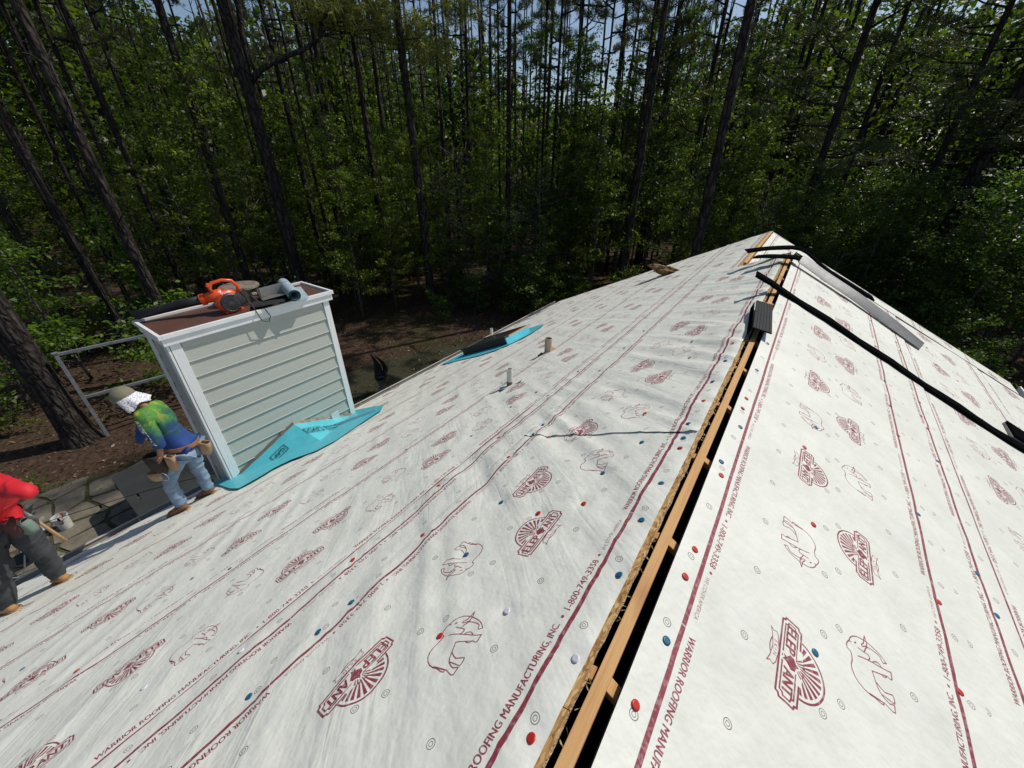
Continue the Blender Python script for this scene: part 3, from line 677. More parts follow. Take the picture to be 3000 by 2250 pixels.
# rake trims
def rake(name, fn, u, v0, v1, mat, w=.035, d=.11, top=.012):
    mb = MB(); mb.hexa([fn(u, v0, -d), fn(u + w, v0, -d), fn(u + w, v1, -d), fn(u, v1, -d)], [fn(u, v0, top), fn(u + w, v0, top), fn(u + w, v1, top), fn(u, v1, top)])
    mb.build(name, mat, house)
rake('rake_edge', LP, U1 + .002, .70, EAVE, M['fascia']); rake('rake_edge', FP, U1 + .002, .0, 5.46, M['fascia'])
rake('rake_edge', RP, UN + .004, .03, 6.1, M['black_plastic'], w=.030, d=.14, top=.016)
rake('rake_edge', LP, UN + .03, .03, .66, M['fascia'], w=.02, top=.004)
# gutter of the lower roof on the right
xg, zg_ = FX + 5.48 * CA, FZ - 5.48 * SA
def GF(u, sag, p): return Vector((xg + p[0], u, zg_ + p[1] + sag))
rail('gutter', GF, UN + .3, U1, [(.03, -.03), (.03, -.13), (.11, -.13), (.14, -.02), (.155, -.015), (.155, -.005), (.13, -.005), (.13, -.02), (.105, -.12), (.035, -.12), (.035, -.03)], M['white_paint'])
rail('gutter_debris', GF, UN + .32, U1 - .02, [(.036, -.08), (.036, -.118), (.104, -.118), (.116, -.08)], M['gutter_in'])
# ------------------------------------------------------------------ chimney chase at the left eave
CX0, CX1, CY0, CY1, CZT = -6.25, -5.54, 1.06, 3.07, -.615
mb = MB(); mb.box(((CX0 + CX1) / 2, (CY0 + CY1) / 2, (ZG + CZT) / 2), (CX1 - CX0 - .03, CY1 - CY0 - .03, CZT - ZG))
chim = mb.build('chimney', M['siding'], house); chim['label'] = 'grey lap sided chimney with white corner trim and brown metal top'
expo = .206
nb = 11
for i in range(nb):                                 # lap boards of the lit face
    z0 = -.94 - i * expo; z1 = z0 + expo + .02 if i else CZT - .10
    mb = MB(); xa = CX1 - .016
    mb.prism([(xa, CY0 + .10, z1), (xa, CY0 + .10, z0), (xa + .036, CY0 + .10, z0), (xa + .037, CY0 + .10, z0 + .004), (xa + .031, CY0 + .10, z0 + .009), (xa + .012, CY0 + .10, z1)], (0, CY1 - CY0 - .19, 0))
    mb.build('siding_board', M['siding'], chim)
for i in range(23):                                 # lap boards of the shaded end, down to the ground
    z1 = CZT - .10 - i * expo; z0 = max(z1 - expo - .02, ZG + .01); ya = CY0 + .016
    mb = MB()
    mb.hexa([(CX0 + .08, ya, z0), (CX1 - .09, ya, z0), (CX1 - .09, ya - .030, z0), (CX0 + .08, ya - .030, z0)],
            [(CX0 + .08, ya, z1), (CX1 - .09, ya, z1), (CX1 - .09, ya - .012, z1), (CX0 + .08, ya - .012, z1)])
    mb.build('siding_board', M['siding'], chim)
for (x, y, sx, sy, zb) in ((CX1 + .012, CY0 + .05, .025, .105, -3.2), (CX1 - .045, CY0 - .022, .14, .025, ZG), (CX1 + .012, CY1 - .045, .025, .09, -3.0), (CX0 + .04, CY0 - .022, .10, .025, ZG)):
    mb = MB(); mb.box((x, y, (zb + CZT - .06) / 2), (sx, sy, CZT - .06 - zb)); mb.build('corner_trim', M['white_paint'], chim, bevel=.004)
mb = MB(); mb.box((CX1 + .011, (CY0 + CY1) / 2, CZT - .075), (.02, CY1 - CY0 - .215, .13)); mb.build('frieze_trim', M['siding'], chim, bevel=.003)
def rim(z0, z1, o, th, name):
    ax, bx, ay, by = CX0 - o, CX1 + o, CY0 - o, CY1 + o
    for c, s in ((((ax + bx) / 2, ay, 0), (bx - ax + th, th, 0)), (((ax + bx) / 2, by, 0), (bx - ax + th, th, 0)), ((ax, (ay + by) / 2, 0), (th, by - ay - th, 0)), ((bx, (ay + by) / 2, 0), (th, by - ay - th, 0))):
        mb = MB(); mb.box((c[0], c[1], (z0 + z1) / 2), (s[0], s[1], z1 - z0)); mb.build(name, M['white_paint'], chim, bevel=.004)
rim(CZT - .055, CZT + .035, .040, .03, 'cap_trim'); rim(CZT + .033, CZT + .085, .060, .035, 'cap_fascia')
mb = MB(); zt = CZT + .055
ax, bx, ay, by = CX0 - .042, CX1 + .042, CY0 - .042, CY1 + .042
cx, cy = (ax + bx) / 2, (ay + by) / 2
mb.add([(ax, ay, zt), (bx, ay, zt), (bx, by, zt), (ax, by, zt), (cx, cy - .5, zt + .035), (cx, cy + .5, zt + .035), (ax, ay, zt - .02), (bx, ay, zt - .02), (bx, by, zt - .02), (ax, by, zt - .02)],
       [(0, 1, 4), (1, 2, 5, 4), (2, 3, 5), (3, 0, 4, 5), (9, 8, 7, 6), (0, 6, 7, 1), (1, 7, 8, 2), (2, 8, 9, 3), (3, 9, 6, 0)])
mb.build('metal_top', M['brown_metal'], chim)
# round flue cap with mesh cage
fc = Vector((-5.99, 2.13, zt + .02))
mb = MB(); mb.lathe(fc, [(.12, 0), (.12, .17), (.10, .17), (.10, 0)], 20); mb.build('flue_pipe', M['galv'], chim, smooth=False)
mb = MB()
for i in range(40):
    for sgn in (1, -1):
        pts = []
        for j in range(6):
            a = 2 * math.pi * (i + sgn * j * .9) / 40; pts.append(fc + Vector((.215 * math.cos(a), .215 * math.sin(a), .03 + j * .038)))
        mb.tube(pts, .0022, 3, cap=False)
for zz in (.03, .22): mb.tube([fc + Vector((.215 * math.cos(a), .215 * math.sin(a), zz)) for a in np.linspace(0, 2 * math.pi, 33)], .007, 5)
mb.build('mesh_cage', M['cage'], chim)
mb = MB(); mb.lathe(fc + Vector((0, 0, .222)), [(0, .028), (.20, .022), (.238, .012), (.240, -.012), (.225, -.012), (0, .0)], 36); mb.build('flue_lid', M['rusty_lid'], chim, smooth=False)

# cricket behind the chimney, wrapped in blue leak barrier
pk = Vector((CX1 + .003, 2.04, -2.36)); e1 = Vector((CX1 + .003, CY0 - .02, CX1 * .5 + .006)); e2 = Vector((CX1 + .003, CY1 + .02, CX1 * .5 + .006))
top_ = Vector((pk.z * 2, 2.04, pk.z)) + Vector((0, 0, .008))
def tri_patch(a, b, c, n=10, amp=.004, seed=1):
    V = []; F = []; ix = {}
    nn = (b - a).cross(c - a).normalized()
    if nn.z < 0: nn = -nn
    for i in range(n + 1):
        for j in range(n + 1 - i):
            k = n - i - j; p = (a * k + b * i + c * j) / n
            h = (float(vnoise(p.y * 6, p.x * 6, seed)) - .3) * amp if 0 < i and 0 < j and 0 < k else 0
            ix[i, j] = len(V); V.append(p + nn * h)
    for i in range(n):
        for j in range(n - i):
            F.append((ix[i, j], ix[i + 1, j], ix[i, j + 1]))
            if i + j < n - 1: F.append((ix[i + 1, j], ix[i + 1, j + 1], ix[i, j + 1]))
    return V, F
mb = MB()
for a, b, c, sd in ((e1, pk, top_, 3), (pk, e2, top_, 5)):
    V, F = tri_patch(a, b, c, 12, .010, sd); mb.add(V, F)
cr = mb.build('leak_barrier', M['barrier'], house, smooth=False)
cr['label'] = 'bright blue leak barrier over the cricket behind the chimney'
# barrier lapping on to the roof around the cricket
def patch_poly(name, outer, n_off, parent, cx_, amp=.004):
    mb = MB(); C_ = Vector((*cx_, 0)); k = 5; m = len(outer); V = []; 
    c3_ = LP(cx_[0], cx_[1], n_off); V.append(c3_)
    for r_ in range(1, k + 1):
        for (u, v) in outer:
            uu = cx_[0] + (u - cx_[0]) * r_ / k; vv = cx_[1] + (v - cx_[1]) * r_ / k
            V.append(LP(uu, vv, n_off + float(vnoise(uu * 5, vv * 5, 77)) * amp * .7))
    F = [(0, 1 + i, 1 + (i + 1) % m) for i in range(m)]
    for r_ in range(1, k):
        for i in range(m):
            F.append((1 + (r_ - 1) * m + i, 1 + r_ * m + i, 1 + r_ * m + (i + 1) % m, 1 + (r_ - 1) * m + (i + 1) % m))
    mb.add(V, F); return mb.build(name, M['barrier'], parent, smooth=False)
patch_poly('leak_barrier', [(.90, 6.66), (.88, 5.9), (.87, 5.45), (.90, 5.16), (1.1, 5.15), (1.35, 5.20), (1.55, 5.12), (1.75, 4.80), (2.0, 4.74), (2.25, 4.84), (2.55, 4.95), (2.97, 5.08), (3.22, 5.4), (3.22, 6.0), (3.2, 6.66)], .034, house, (2.0, 5.7))
# step flashing along the foot of the chimney
mb = MB()
for a, b in ((e1, pk), (pk, e2)):
    d = (b - a); n_ = 9
    for i in range(n_):
        p, q = a + d * (i / n_), a + d * ((i + 1.15) / n_ if i < n_ - 1 else 1)
        o_ = Vector((.006 + .004 * (i % 2), 0, 0)); zz = Vector((0, 0, .03 + .008 * (i % 2)))
        mb.hexa([p + o_, q + o_, q + o_ + Vector((.035, 0, .0)), p + o_ + Vector((.035, 0, .0))], [p + o_ + zz, q + o_ + zz, q + o_ + zz + Vector((.004, 0, 0)), p + o_ + zz + Vector((.004, 0, 0))])
mb.build('step_flashing', M['flash_metal'], house)
# loose white flashing lying at the far corner
wf = empty('flashing_piece', LP(2.75, 5.6, .02), 'bent white flashing scrap lying on blue barrier at chimney corner', 'flashing')
mb = MB()
a, b = LP(2.56, 5.86, .03), LP(3.02, 5.28, .03); d = (b - a).normalized(); up = Vector((-SA, 0, CA)); sd = d.cross(up)
mb.hexa([a - sd * .07, b - sd * .05, b + sd * .05, a + sd * .07], [a - sd * .07 + up * .004, b - sd * .05 + up * .004, b + sd * .05 + up * .004, a + sd * .07 + up * .004])
mb.build('flange', M['white_paint'], wf)
mb = MB(); a2 = a + sd * .075 + up * .002; b2 = b + sd * .055 + up * .002
mb.hexa([a2, b2, b2 + sd * .004, a2 + sd * .004], [a2 + up * .05, b2 + up * .035, b2 + sd * .006 + up * .035, a2 + sd * .008 + up * .05]); mb.build('upstand', M['white_paint'], wf)
mb = MB(); q0 = LP(2.62, 6.1, .04)
mb.hexa([q0, q0 + Vector((.02, .12, 0)), q0 + Vector((.02, .12, .22)), q0 + Vector((0, .0, .20))], [q0 + Vector((.012, 0, 0)), q0 + Vector((.032, .12, 0)), q0 + Vector((.03, .12, .22)), q0 + Vector((.01, 0, .20))]); mb.build('corner_tab', M['white_paint'], wf)
# lettering printed on the barrier
def flat_text(s, org, ex, ey, w, h, mat, name, parent, nrm_off=.0, bold=0.0):
    V, T = fit_text(s, 0, w, 0, h, bold); ex = Vector(ex).normalized(); ey = Vector(ey).normalized(); n = ex.cross(ey)
    mb = MB(); mb.add([Vector(org) + ex * float(p[0]) + ey * float(p[1]) + n * nrm_off for p in V], [tuple(int(i) for i in t) for t in T])
    return mb.build(name, mat, parent)
def outline_box(org, ex, ey, w, h, t, mat, parent, off):
    ex = Vector(ex).normalized(); ey = Vector(ey).normalized(); n = ex.cross(ey); mb = MB(); o = Vector(org) + n * off
    for (x0, y0, x1, y1) in ((0, 0, w, t), (0, h - t, w, h), (0, t, t, h - t), (w - t, t, w, h - t)):
        mb.add([o + ex * x0 + ey * y0, o + ex * x1 + ey * y0, o + ex * x1 + ey * y1, o + ex * x0 + ey * y1], [(0, 1, 2, 3)])
    mb.build('printed_frame', mat, parent)
# far facet of the cricket: reads along +Y seen from the ridge
n2 = (e2 - pk).cross(top_ - pk).normalized(); n2 = n2 if n2.z > 0 else -n2
n1 = (e1 - pk).cross(top_ - pk).normalized(); n1 = n1 if n1.z > 0 else -n1
ink = M['ink_black']
ex = Vector((0, 1, 0)); ex = (ex - n2 * ex.dot(n2)).normalized(); ey = n2.cross(ex)
o2 = pk * .44 + e2 * .09 + top_ * .47
q_ = .95
flat_text('GAF', o2 + ex * -.07 * q_ + ey * -.03 * q_, ex, ey, .20 * q_, .10 * q_, ink, 'printed_name', cr, .014, .01)
outline_box(o2 + ex * -.11 * q_ + ey * -.07 * q_, ex, ey, .28 * q_, .18 * q_, .012, ink, cr, .014)
flat_text('Storm', o2 + ex * .21 * q_ + ey * .02 * q_, ex, ey, .24 * q_, .065 * q_, ink, 'printed_name', cr, .014, .02)
flat_text('Guard', o2 + ex * .21 * q_ + ey * -.06 * q_, ex, ey, .26 * q_, .065 * q_, ink, 'printed_name', cr, .014, .02)
flat_text('Leak Barrier', o2 + ex * .21 * q_ + ey * -.115 * q_, ex, ey, .28 * q_, .04 * q_, ink, 'printed_name', cr, .014, .0)
ex1 = Vector((0, -1, 0)); ex1 = (ex1 - n1 * ex1.dot(n1)).normalized(); ey1 = n1.cross(ex1)
o1 = e1 * .40 + pk * .22 + top_ * .38
flat_text('GAF', o1 + ex1 * -.08 * q_ + ey1 * -.04 * q_, ex1, ey1, .18 * q_, .09 * q_, ink, 'printed_name', cr, .014, .01)
outline_box(o1 + ex1 * -.12 * q_ + ey1 * -.08 * q_, ex1, ey1, .26 * q_, .17 * q_, .012, ink, cr, .014)

# ------------------------------------------------------------------ things on the chimney top
zc = zt + .012
bl = empty('leaf_blower', (-5.74, 1.84, zc), 'orange leaf blower with long black tube lying on chimney top', 'leaf blower')
fx = Vector((0, 1, 0)); 
bc = Vector((-5.725, 1.86, zc + .150))
mb = MB(); mb.lathe(bc + Vector((-.07, 0, 0)), [(.0, 0), (.085, 0), (.130, .018), (.150, .05), (.152, .09), (.135, .125), (.10, .14), (0, .145)], 28, axis=(1, 0, 0))
mb.tube([bc + Vector((-.0, -.02, .10)), bc + Vector((-.06, -.13, .075)), bc + Vector((-.11, -.22, .055))], [.075, .070, .058], 14)
mb.build('fan_housing', M['orange'], bl, smooth=True)
mb = MB(); mb.tube([bc + Vector((-.10, -.205, .058)), bc + Vector((-.12, -.245, .05))], [.072, .070], 14); mb.build('outlet_collar', M['orange'], bl, smooth=False)
mb = MB(); mb.lathe(bc + Vector((.068, .0, -.01)), [(.118, 0), (.118, .018), (.105, .030), (.098, .022), (0, .020)], 24, axis=(1, 0, 0)); mb.build('intake_guard', M['dark_grey_plastic'], bl)
mb = MB()
for k in range(9):
    a = k * math.pi / 9; d = Vector((0, math.cos(a), math.sin(a))) * .095; c0 = bc + Vector((.096, 0, -.01)); mb.tube([c0 - d, c0 + d], .004, 4)
mb.build('grille', M['dark_grey_plastic'], bl)
mb = MB(); mb.box(bc + Vector((.06, .095, .01)), (.07, .12, .15), Matrix.Rotation(.5, 3, 'X')); mb.build('engine_cover', M['dark_grey_plastic'], bl, bevel=.015)
mb = MB(); mb.tube([bc + Vector((-.02, -.12, .12)), bc + Vector((-.03, -.14, .19)), bc + Vector((-.03, -.10, .245)), bc + Vector((-.02, .02, .26)), bc + Vector((.0, .11, .235)), bc + Vector((.01, .155, .16)), bc + Vector((.01, .15, .06))], [.020, .021, .021, .020, .021, .022, .024], 10); mb.build('handle', M['orange'], bl, smooth=True)
mb = MB(); mb.box(bc + Vector((-.03, -.135, .225)), (.035, .06, .05), Matrix.Rotation(-.4, 3, 'X')); mb.build('throttle', M['orange'], bl, bevel=.008)
mb = MB(); mb.box(bc + Vector((0, .03, -.135)), (.10, .22, .03)); mb.build('foot', M['orange'], bl, bevel=.01)
tb = [bc + Vector((-.12, -.24, .05)), Vector((-6.00, 1.46, zc + .17)), Vector((-6.14, 1.27, zc + .12)), Vector((-6.27, 1.03, zc + .085))]
mb = MB(); mb.tube(tb, [.056, .053, .052, .056], 14); mb.build('blower_tube', M['black_plastic'], bl, smooth=True)
mb = MB(); mb.tube([tb[1] + Vector((.01, .015, .003)), tb[1] + Vector((-.025, -.03, -.010))], .059, 14); mb.build('tube_joint', M['black_plastic'], bl)
mb = MB(); mb.tube([bc + Vector((.06, .14, .10)), bc + Vector((.15, .17, .0)), bc + Vector((.24, .17, -.08)), bc + Vector((.275, .18, -.16)), bc + Vector((.29, .20, -.27)), bc + Vector((.29, .28, -.31)), bc + Vector((.285, .32, -.24)), bc + Vector((.24, .27, -.07)), bc + Vector((.15, .23, .03)), bc + Vector((.05, .19, .12))], .006, 6); mb.build('cord', M['wire'], bl, smooth=True)
flat_text('ECHO', bc + Vector((.076, -.075, .112)), (0, 1, .03), (-.35, 0, .94), .105, .028, M['white_plastic'], 'printed_name', bl, .006, .02)

rl = empty('membrane_roll', (-5.7, 2.63, zc), 'pale blue roll of leak barrier film overhanging the chimney edge', 'roll')
ra, rb = Vector((-6.10, 2.76, zc + .105)), Vector((-5.36, 2.53, zc + .112)); ax_ = (rb - ra).normalized()
mb = MB(); 
def spiral_roll(mb, a, d, length, r0, r1, turns, mi=0, n=90):
    x = d.orthogonal().normalized(); y = d.cross(x); V = []
    for i in range(n + 1):
        t = i / n; r = r0 + (r1 - r0) * t; an = t * turns * 2 * math.pi; p = a + (x * math.cos(an) + y * math.sin(an)) * r
        V += [p, p + d * length]
    mb.add(V, [(2 * i, 2 * i + 2, 2 * i + 3, 2 * i + 1) for i in range(n)], mi)
spiral_roll(mb, ra, ax_, (rb - ra).length, .052, .082, 3.6); mb.build('film', M['roll_skin'], rl, smooth=True)
mb = MB(); spiral_roll(mb, rb - ax_ * .002, ax_, .006, .050, .080, 3.6); mb.build('rolled_edge', M['barrier'], rl)
mb = MB(); x = Vector((0, 0, 1)); 
mb.hexa([ra + Vector((0, .10, -.10)), rb + Vector((-.02, .09, -.085)), rb + Vector((-.02, .20, -.088)), ra + Vector((0, .24, -.103))], [ra + Vector((0, .02, -.08)), rb + Vector((-.02, .02, -.078)), rb + Vector((-.02, .19, -.084)), ra + Vector((0, .23, -.099))]); mb.build('loose_flap', M['roll_skin'], rl)
ft = empty('felt_scrap', (-5.6, 2.25, zc), 'dark felt scrap jutting over the chimney rim left of the roll', 'felt scrap')
mb = MB(); mb.hexa([(-5.77, 2.14, zc + .045), (-5.50, 2.03, zc + .050), (-5.33, 2.36, zc + .075), (-5.50, 2.46, zc + .06)], [(-5.77, 2.14, zc + .050), (-5.50, 2.03, zc + .055), (-5.33, 2.36, zc + .080), (-5.50, 2.46, zc + .065)]); mb.build('sheet', M['felt'], ft)
mb = MB(); mb.hexa([(-5.78, 2.14, zc + .010), (-5.56, 2.05, zc + .010), (-5.55, 2.06, zc + .010), (-5.77, 2.15, zc + .010)], [(-5.77, 2.14, zc + .051), (-5.56, 2.05, zc + .054), (-5.55, 2.06, zc + .054), (-5.76, 2.15, zc + .051)]); mb.build('folded_edge', M['felt'], ft)
pn = empty('flashing_pan', (-5.93, 2.42, zc), 'bent galvanised flashing tray resting against the membrane roll', 'flashing')
o_ = Vector((-5.95, 2.32, zc + .02)); ex_ = Vector((.25, .97, .10)).normalized(); ey_ = Vector((.93, -.27, .16)).normalized(); ez_ = ex_.cross(ey_)
if ez_.z < 0: ez_ = -ez_
def plate(mb, o, a, b, th): n = a.cross(b).normalized() * th; mb.hexa([o, o + a, o + a + b, o + b], [o + n, o + a + n, o + a + b + n, o + b + n])
mb = MB(); plate(mb, o_, ex_ * .42, ey_ * .34, .003); mb.build('tray_base', M['galv'], pn)
mb = MB(); plate(mb, o_ + ez_ * .002, ex_ * .42, ez_ * .13, .003); mb.build('tray_side', M['galv'], pn)
mb = MB(); plate(mb, o_ + ez_ * .002, ey_ * .20, ez_ * .13, .003); mb.build('tray_end', M['galv'], pn)
for k in range(2):
    a = Vector((-5.74 + k * .05, 2.08 + k * .05, zc + .012 + k * .005))
    mb = MB(); plate(mb, a, Vector((-.10, .17, .012)), Vector((.035, .02, 0)), .003)
    tag(mb.build('metal_strip', M['galv'], origin=tuple(a)), ['short bare metal strip beside the blower, left one', 'short bare metal strip beside the flashing tray, right one'][k], 'metal strip')

# ------------------------------------------------------------------ vent pipes, skylight
def vent_pipe(u, v, h, r, mats, split, name='vent_pipe', label=None):
    b = LP(u, v, .004); mb = MB()
    mb.lathe(b + Vector((0, 0, -.08)), [(r, 0), (r, .08 + split)], 20); mb.m = [0] * len(mb.f); k = len(mb.f)
    mb.lathe(b + Vector((0, 0, -.08)), [(r, .08 + split), (r, .08 + h), (r - .006, .08 + h), (r - .006, .02)], 20, mi=1)
    o = mb.build(name, mats, house, smooth=False)
    if label: o['label'] = label
    return o
vp = vent_pipe(3.18, 2.48, .225, .033, [M['pvc_rust'], M['pvc']], .065, label='white pipe with rust stained foot, nearer of the two')
mb = MB(); c = LP(3.18, 2.48, .02); ring_ = [(math.cos(a) * (.10 + .05 * (i % 3)), math.sin(a) * (.09 + .05 * ((i * 2) % 3))) for i, a in enumerate(np.linspace(0, 2 * math.pi, 10)[:-1])]
mb.add([LP(3.18 + x * .4, 2.48 + y * .4, .010) for x, y in ring_] + [LP(3.18 + x * 1.0, 2.48 + y, .016 + .022 * (i % 2)) for i, (x, y) in enumerate(ring_)], [(i, (i + 1) % 9, 9 + (i + 1) % 9, 9 + i) for i in range(0, 9, 1) if i % 3 != 2]); mb.build('torn_flap', M['roll_skin'], vp)
vp2 = vent_pipe(4.38, 2.70, .225, .050, [M['pvc_tan'], M['pvc_tan']], .09, label='thick cream pipe with orange foam at its foot')
def blob(c, r, seed, sq=(1, 1, .5), n=10, rough=.35):
    mb = MB(); V = []; rr = random.Random(seed)
    for i in range(n + 1):
        for j in range(2 * n):
            th = math.pi * i / n; ph = math.pi * j / n
            d = Vector((math.sin(th) * math.cos(ph), math.sin(th) * math.sin(ph), math.cos(th)))
            k = 1 + rough * (float(vnoise(d.x * 3 + seed, d.y * 3 + d.z * 2, seed)) - .5) * 2 + rough * .5 * (float(vnoise(d.x * 9 + seed, d.y * 9 + d.z * 7, seed)) - .5)
            V.append(Vector(c) + Vector((d.x * sq[0], d.y * sq[1], d.z * sq[2])) * r * k)
    F = [(i * 2 * n + j, i * 2 * n + (j + 1) % (2 * n), (i + 1) * 2 * n + (j + 1) % (2 * n), (i + 1) * 2 * n + j) for i in range(n) for j in range(2 * n)]
    mb.add(V, F); return mb
blob(LP(4.48, 2.70, .012), .075, 4, (.9, 1.1, .35)).build('foam_seal', M['foam'], vp2, smooth=True)
blob(LP(4.28, 2.74, .012), .05, 5, (.9, 1.0, .6)).build('boot_collar', M['flash_metal'], vp2, smooth=True)
vent_pipe(7.25, 6.40, .30, .036, [M['pvc'], M['pvc']], .1, label='small white pipe at the eave behind the skylight')

patch_poly('leak_barrier', [(5.46, 6.45), (5.40, 5.7), (5.36, 5.05), (5.5, 4.62), (5.85, 4.42), (6.3, 4.36), (6.75, 4.40), (7.05, 4.52), (7.1, 5.0), (6.9, 5.5), (6.85, 6.45)], .034, house, (6.1, 5.4))['label'] = 'bright blue leak barrier around the skylight'
SU0, SU1, SV0, SV1, SH = 5.80, 6.56, 4.66, 5.98, .19
def LBox(mb, u0, u1, v0, v1, n0, n1, mi=0):
    mb.hexa([LP(u0, v0, n0), LP(u1, v0, n0), LP(u1, v1, n0), LP(u0, v1, n0)], [LP(u0, v0, n1), LP(u1, v0, n1), LP(u1, v1, n1), LP(u0, v1, n1)], mi)
mb = MB(); LBox(mb, SU0, SU1, SV0, SV1, .01, SH - .02); sk = mb.build('skylight', M['black_plastic'], house, bevel=.006); sk['label'] = 'low black framed skylight near the left eave'
for a in ((SU0 - .02, SU1 + .02, SV0 - .02, SV0 + .06), (SU0 - .02, SU1 + .02, SV1 - .06, SV1 + .02), (SU0 - .02, SU0 + .05, SV0 + .061, SV1 - .061), (SU1 - .05, SU1 + .02, SV0 + .061, SV1 - .061)):
    mb = MB(); LBox(mb, *a, SH - .03, SH); mb.build('skylight_frame', M['black_plastic'], sk, bevel=.005)
mb = MB(); LBox(mb, SU0 + .05, SU1 - .05, SV0 + .06, SV1 - .06, SH - .019, SH - .008); mb.build('pane', M['glass'], sk)
mb = MB(); LBox(mb, SU1 + .021, SU1 + .045, SV0 - .02, SV1 - .3, .03, SH - .01); mb.build('curb_board', M['lumber'], sk)
mb = MB(); LBox(mb, SU0 - .02, SU1 + .03, SV0 - .050, SV0 - .021, .02, SH - .035); mb.build('curb_wrap', M['barrier'], sk)
mb = MB(); LBox(mb, SU0 + .1, SU1 + .03, SV0 - .052, SV0 - .021, SH - .034, SH - .012); mb.build('curb_board', M['lumber'], sk)
ex = Vector((0, 1, 0)); ey = (LP(0, 0) - LP(0, 1)).normalized()
flat_text('Storm Guard', LP(6.30, 4.52, 0), ex, ey, .5, .07, ink, 'printed_name', sk, .042, .02)
flat_text('GAF', LP(5.55, 5.2, 0), ex, ey, .22, .1, ink, 'printed_name', sk, .042, .02)

# torn tan insulation
db = blob(LP(9.3, 2.42, .07), .30, 11, (1.15, .62, .34), n=16, rough=.6)
tag(db.build('insulation_chunk', M['debris'], smooth=False, origin=tuple(LP(9.3, 2.42, .02))), 'torn chunk of tan insulation lying high on the left slope', 'debris')

# ------------------------------------------------------------------ lengths of black ridge vent
def smooth_path(path, k=5):
    P = [Vector(p) for p, _ in path]; U = [Vector(u) for _, u in path]; out = []
    for i in range(len(P) - 1):
        a, b, c, d = P[max(i - 1, 0)], P[i], P[i + 1], P[min(i + 2, len(P) - 1)]
        for j in range(k):
            t = j / k; out.append(((b * 2 + (c - a) * t + (a * 2 - b * 5 + c * 4 - d) * t * t + (b * 3 - a - c * 3 + d) * t ** 3) * .5, U[i].lerp(U[i + 1], t * t * (3 - 2 * t)).normalized()))
    out.append((P[-1], U[-1])); return out
def vent_strip(name, path, w, th, label, wave=0.0, mat=None, up=None, ribs=True, bend=0.0):
    if len(path) < 20: path = smooth_path(path)
    """a flat corrugated strip swept along path; path: list of (point, up vector)"""
    root = empty(name, tuple(path[0][0]), label, 'ridge vent', 'lengths of ridge vent')
    mb = MB(); n = len(path); V = []
    prof = [(-.5, 0), (-.47, 1), (-.33, 1), (-.31, .85), (-.29, 1), (-.02, 1), (0, .88), (.02, 1), (.29, 1), (.31, .85), (.33, 1), (.47, 1), (.5, 0)]
    m = len(prof)
    for i, (p, u_) in enumerate(path):
        p = Vector(p); t = (Vector(path[min(i + 1, n - 1)][0]) - Vector(path[max(i - 1, 0)][0])).normalized()
        u_ = Vector(u_); u_ = (u_ - t * u_.dot(t)).normalized(); s = t.cross(u_)
        for x, y in prof: V.append(p + s * x * w + u_ * (y * th + bend * (.25 - x * x) * w))
    F = [(i * m + j, i * m + j + 1, (i + 1) * m + j + 1, (i + 1) * m + j) for i in range(n - 1) for j in range(m - 1)]
    F += [(i * m + m - 1, i * m, (i + 1) * m, (i + 1) * m + m - 1) for i in range(n - 1)] + [tuple(range(m)), tuple(range((n - 1) * m, n * m))]
    mb.add(V, F); mb.build('vent_top', mat or M['vent_plastic'], root)
    lip = []                                        # wavy lip added to draw the strip's wavy shadow edge
    mb = MB(); V = []
    for i in range(n * 6 - 5):
        t_ = i / 6; k = min(int(t_), n - 2); f_ = t_ - k; p = Vector(path[k][0]).lerp(Vector(path[k + 1][0]), f_); t = (Vector(path[k + 1][0]) - Vector(path[k][0])).normalized(); u_ = Vector(path[k][1]).lerp(Vector(path[k + 1][1]), f_); u_ = (u_ - t * u_.dot(t)).normalized(); s = t.cross(u_)
        wv = .004 * math.sin(i * 1.9) + .003 * math.sin(i * .7)
        V += [p + s * (.495 * w) + u_ * (th * .5), p + s * (.495 * w + .010 + wv) - u_ * .012, p + s * (.495 * w) - u_ * .004]
    F = [(3 * i + j, 3 * i + (j + 1) % 3, 3 * i + 3 + (j + 1) % 3, 3 * i + 3 + j) for i in range(n * 6 - 6) for j in range(3)]
    mb.add(V, F); mb.build('vent_shadow_lip', mat or M['vent_plastic'], root)
    return root
rn = Vector((SA, 0, CA)); ln_ = Vector((-SA, 0, CA))
pth = []
for i in range(23):
    t = i / 25; v = -.27 + t * 4.2; u = 4.72 + .20 * t * 1.1 + .03 * math.sin(t * 9)
    pth.append((RP(u + .10, v, .026 + .006 * math.sin(t * 40) + .012 * max(0, -v)), rn))
vent_strip('ridge_vent', pth, .135, .016, 'longest black strip crossing the ridge and running down the right slope')
pth = [((-.41, 6.55, -.005), (0, 0, 1)), ((-.25, 6.52, .030), (-.1, 0, 1)), ((-.06, 6.49, .052), (0, 0, 1)), ((.06, 6.48, .056), (.1, 0, 1)), ((.12, 6.475, .050), (.2, -.1, 1))]
rv = vent_strip('ridge_vent', pth, .20, .010, 'shiny bent strip over the ridge, its long leg bright in the sun')
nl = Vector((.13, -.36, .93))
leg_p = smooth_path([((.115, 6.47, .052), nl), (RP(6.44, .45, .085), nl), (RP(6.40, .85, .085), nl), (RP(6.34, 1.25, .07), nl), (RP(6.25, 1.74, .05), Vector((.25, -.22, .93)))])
mb = MB(); V = []
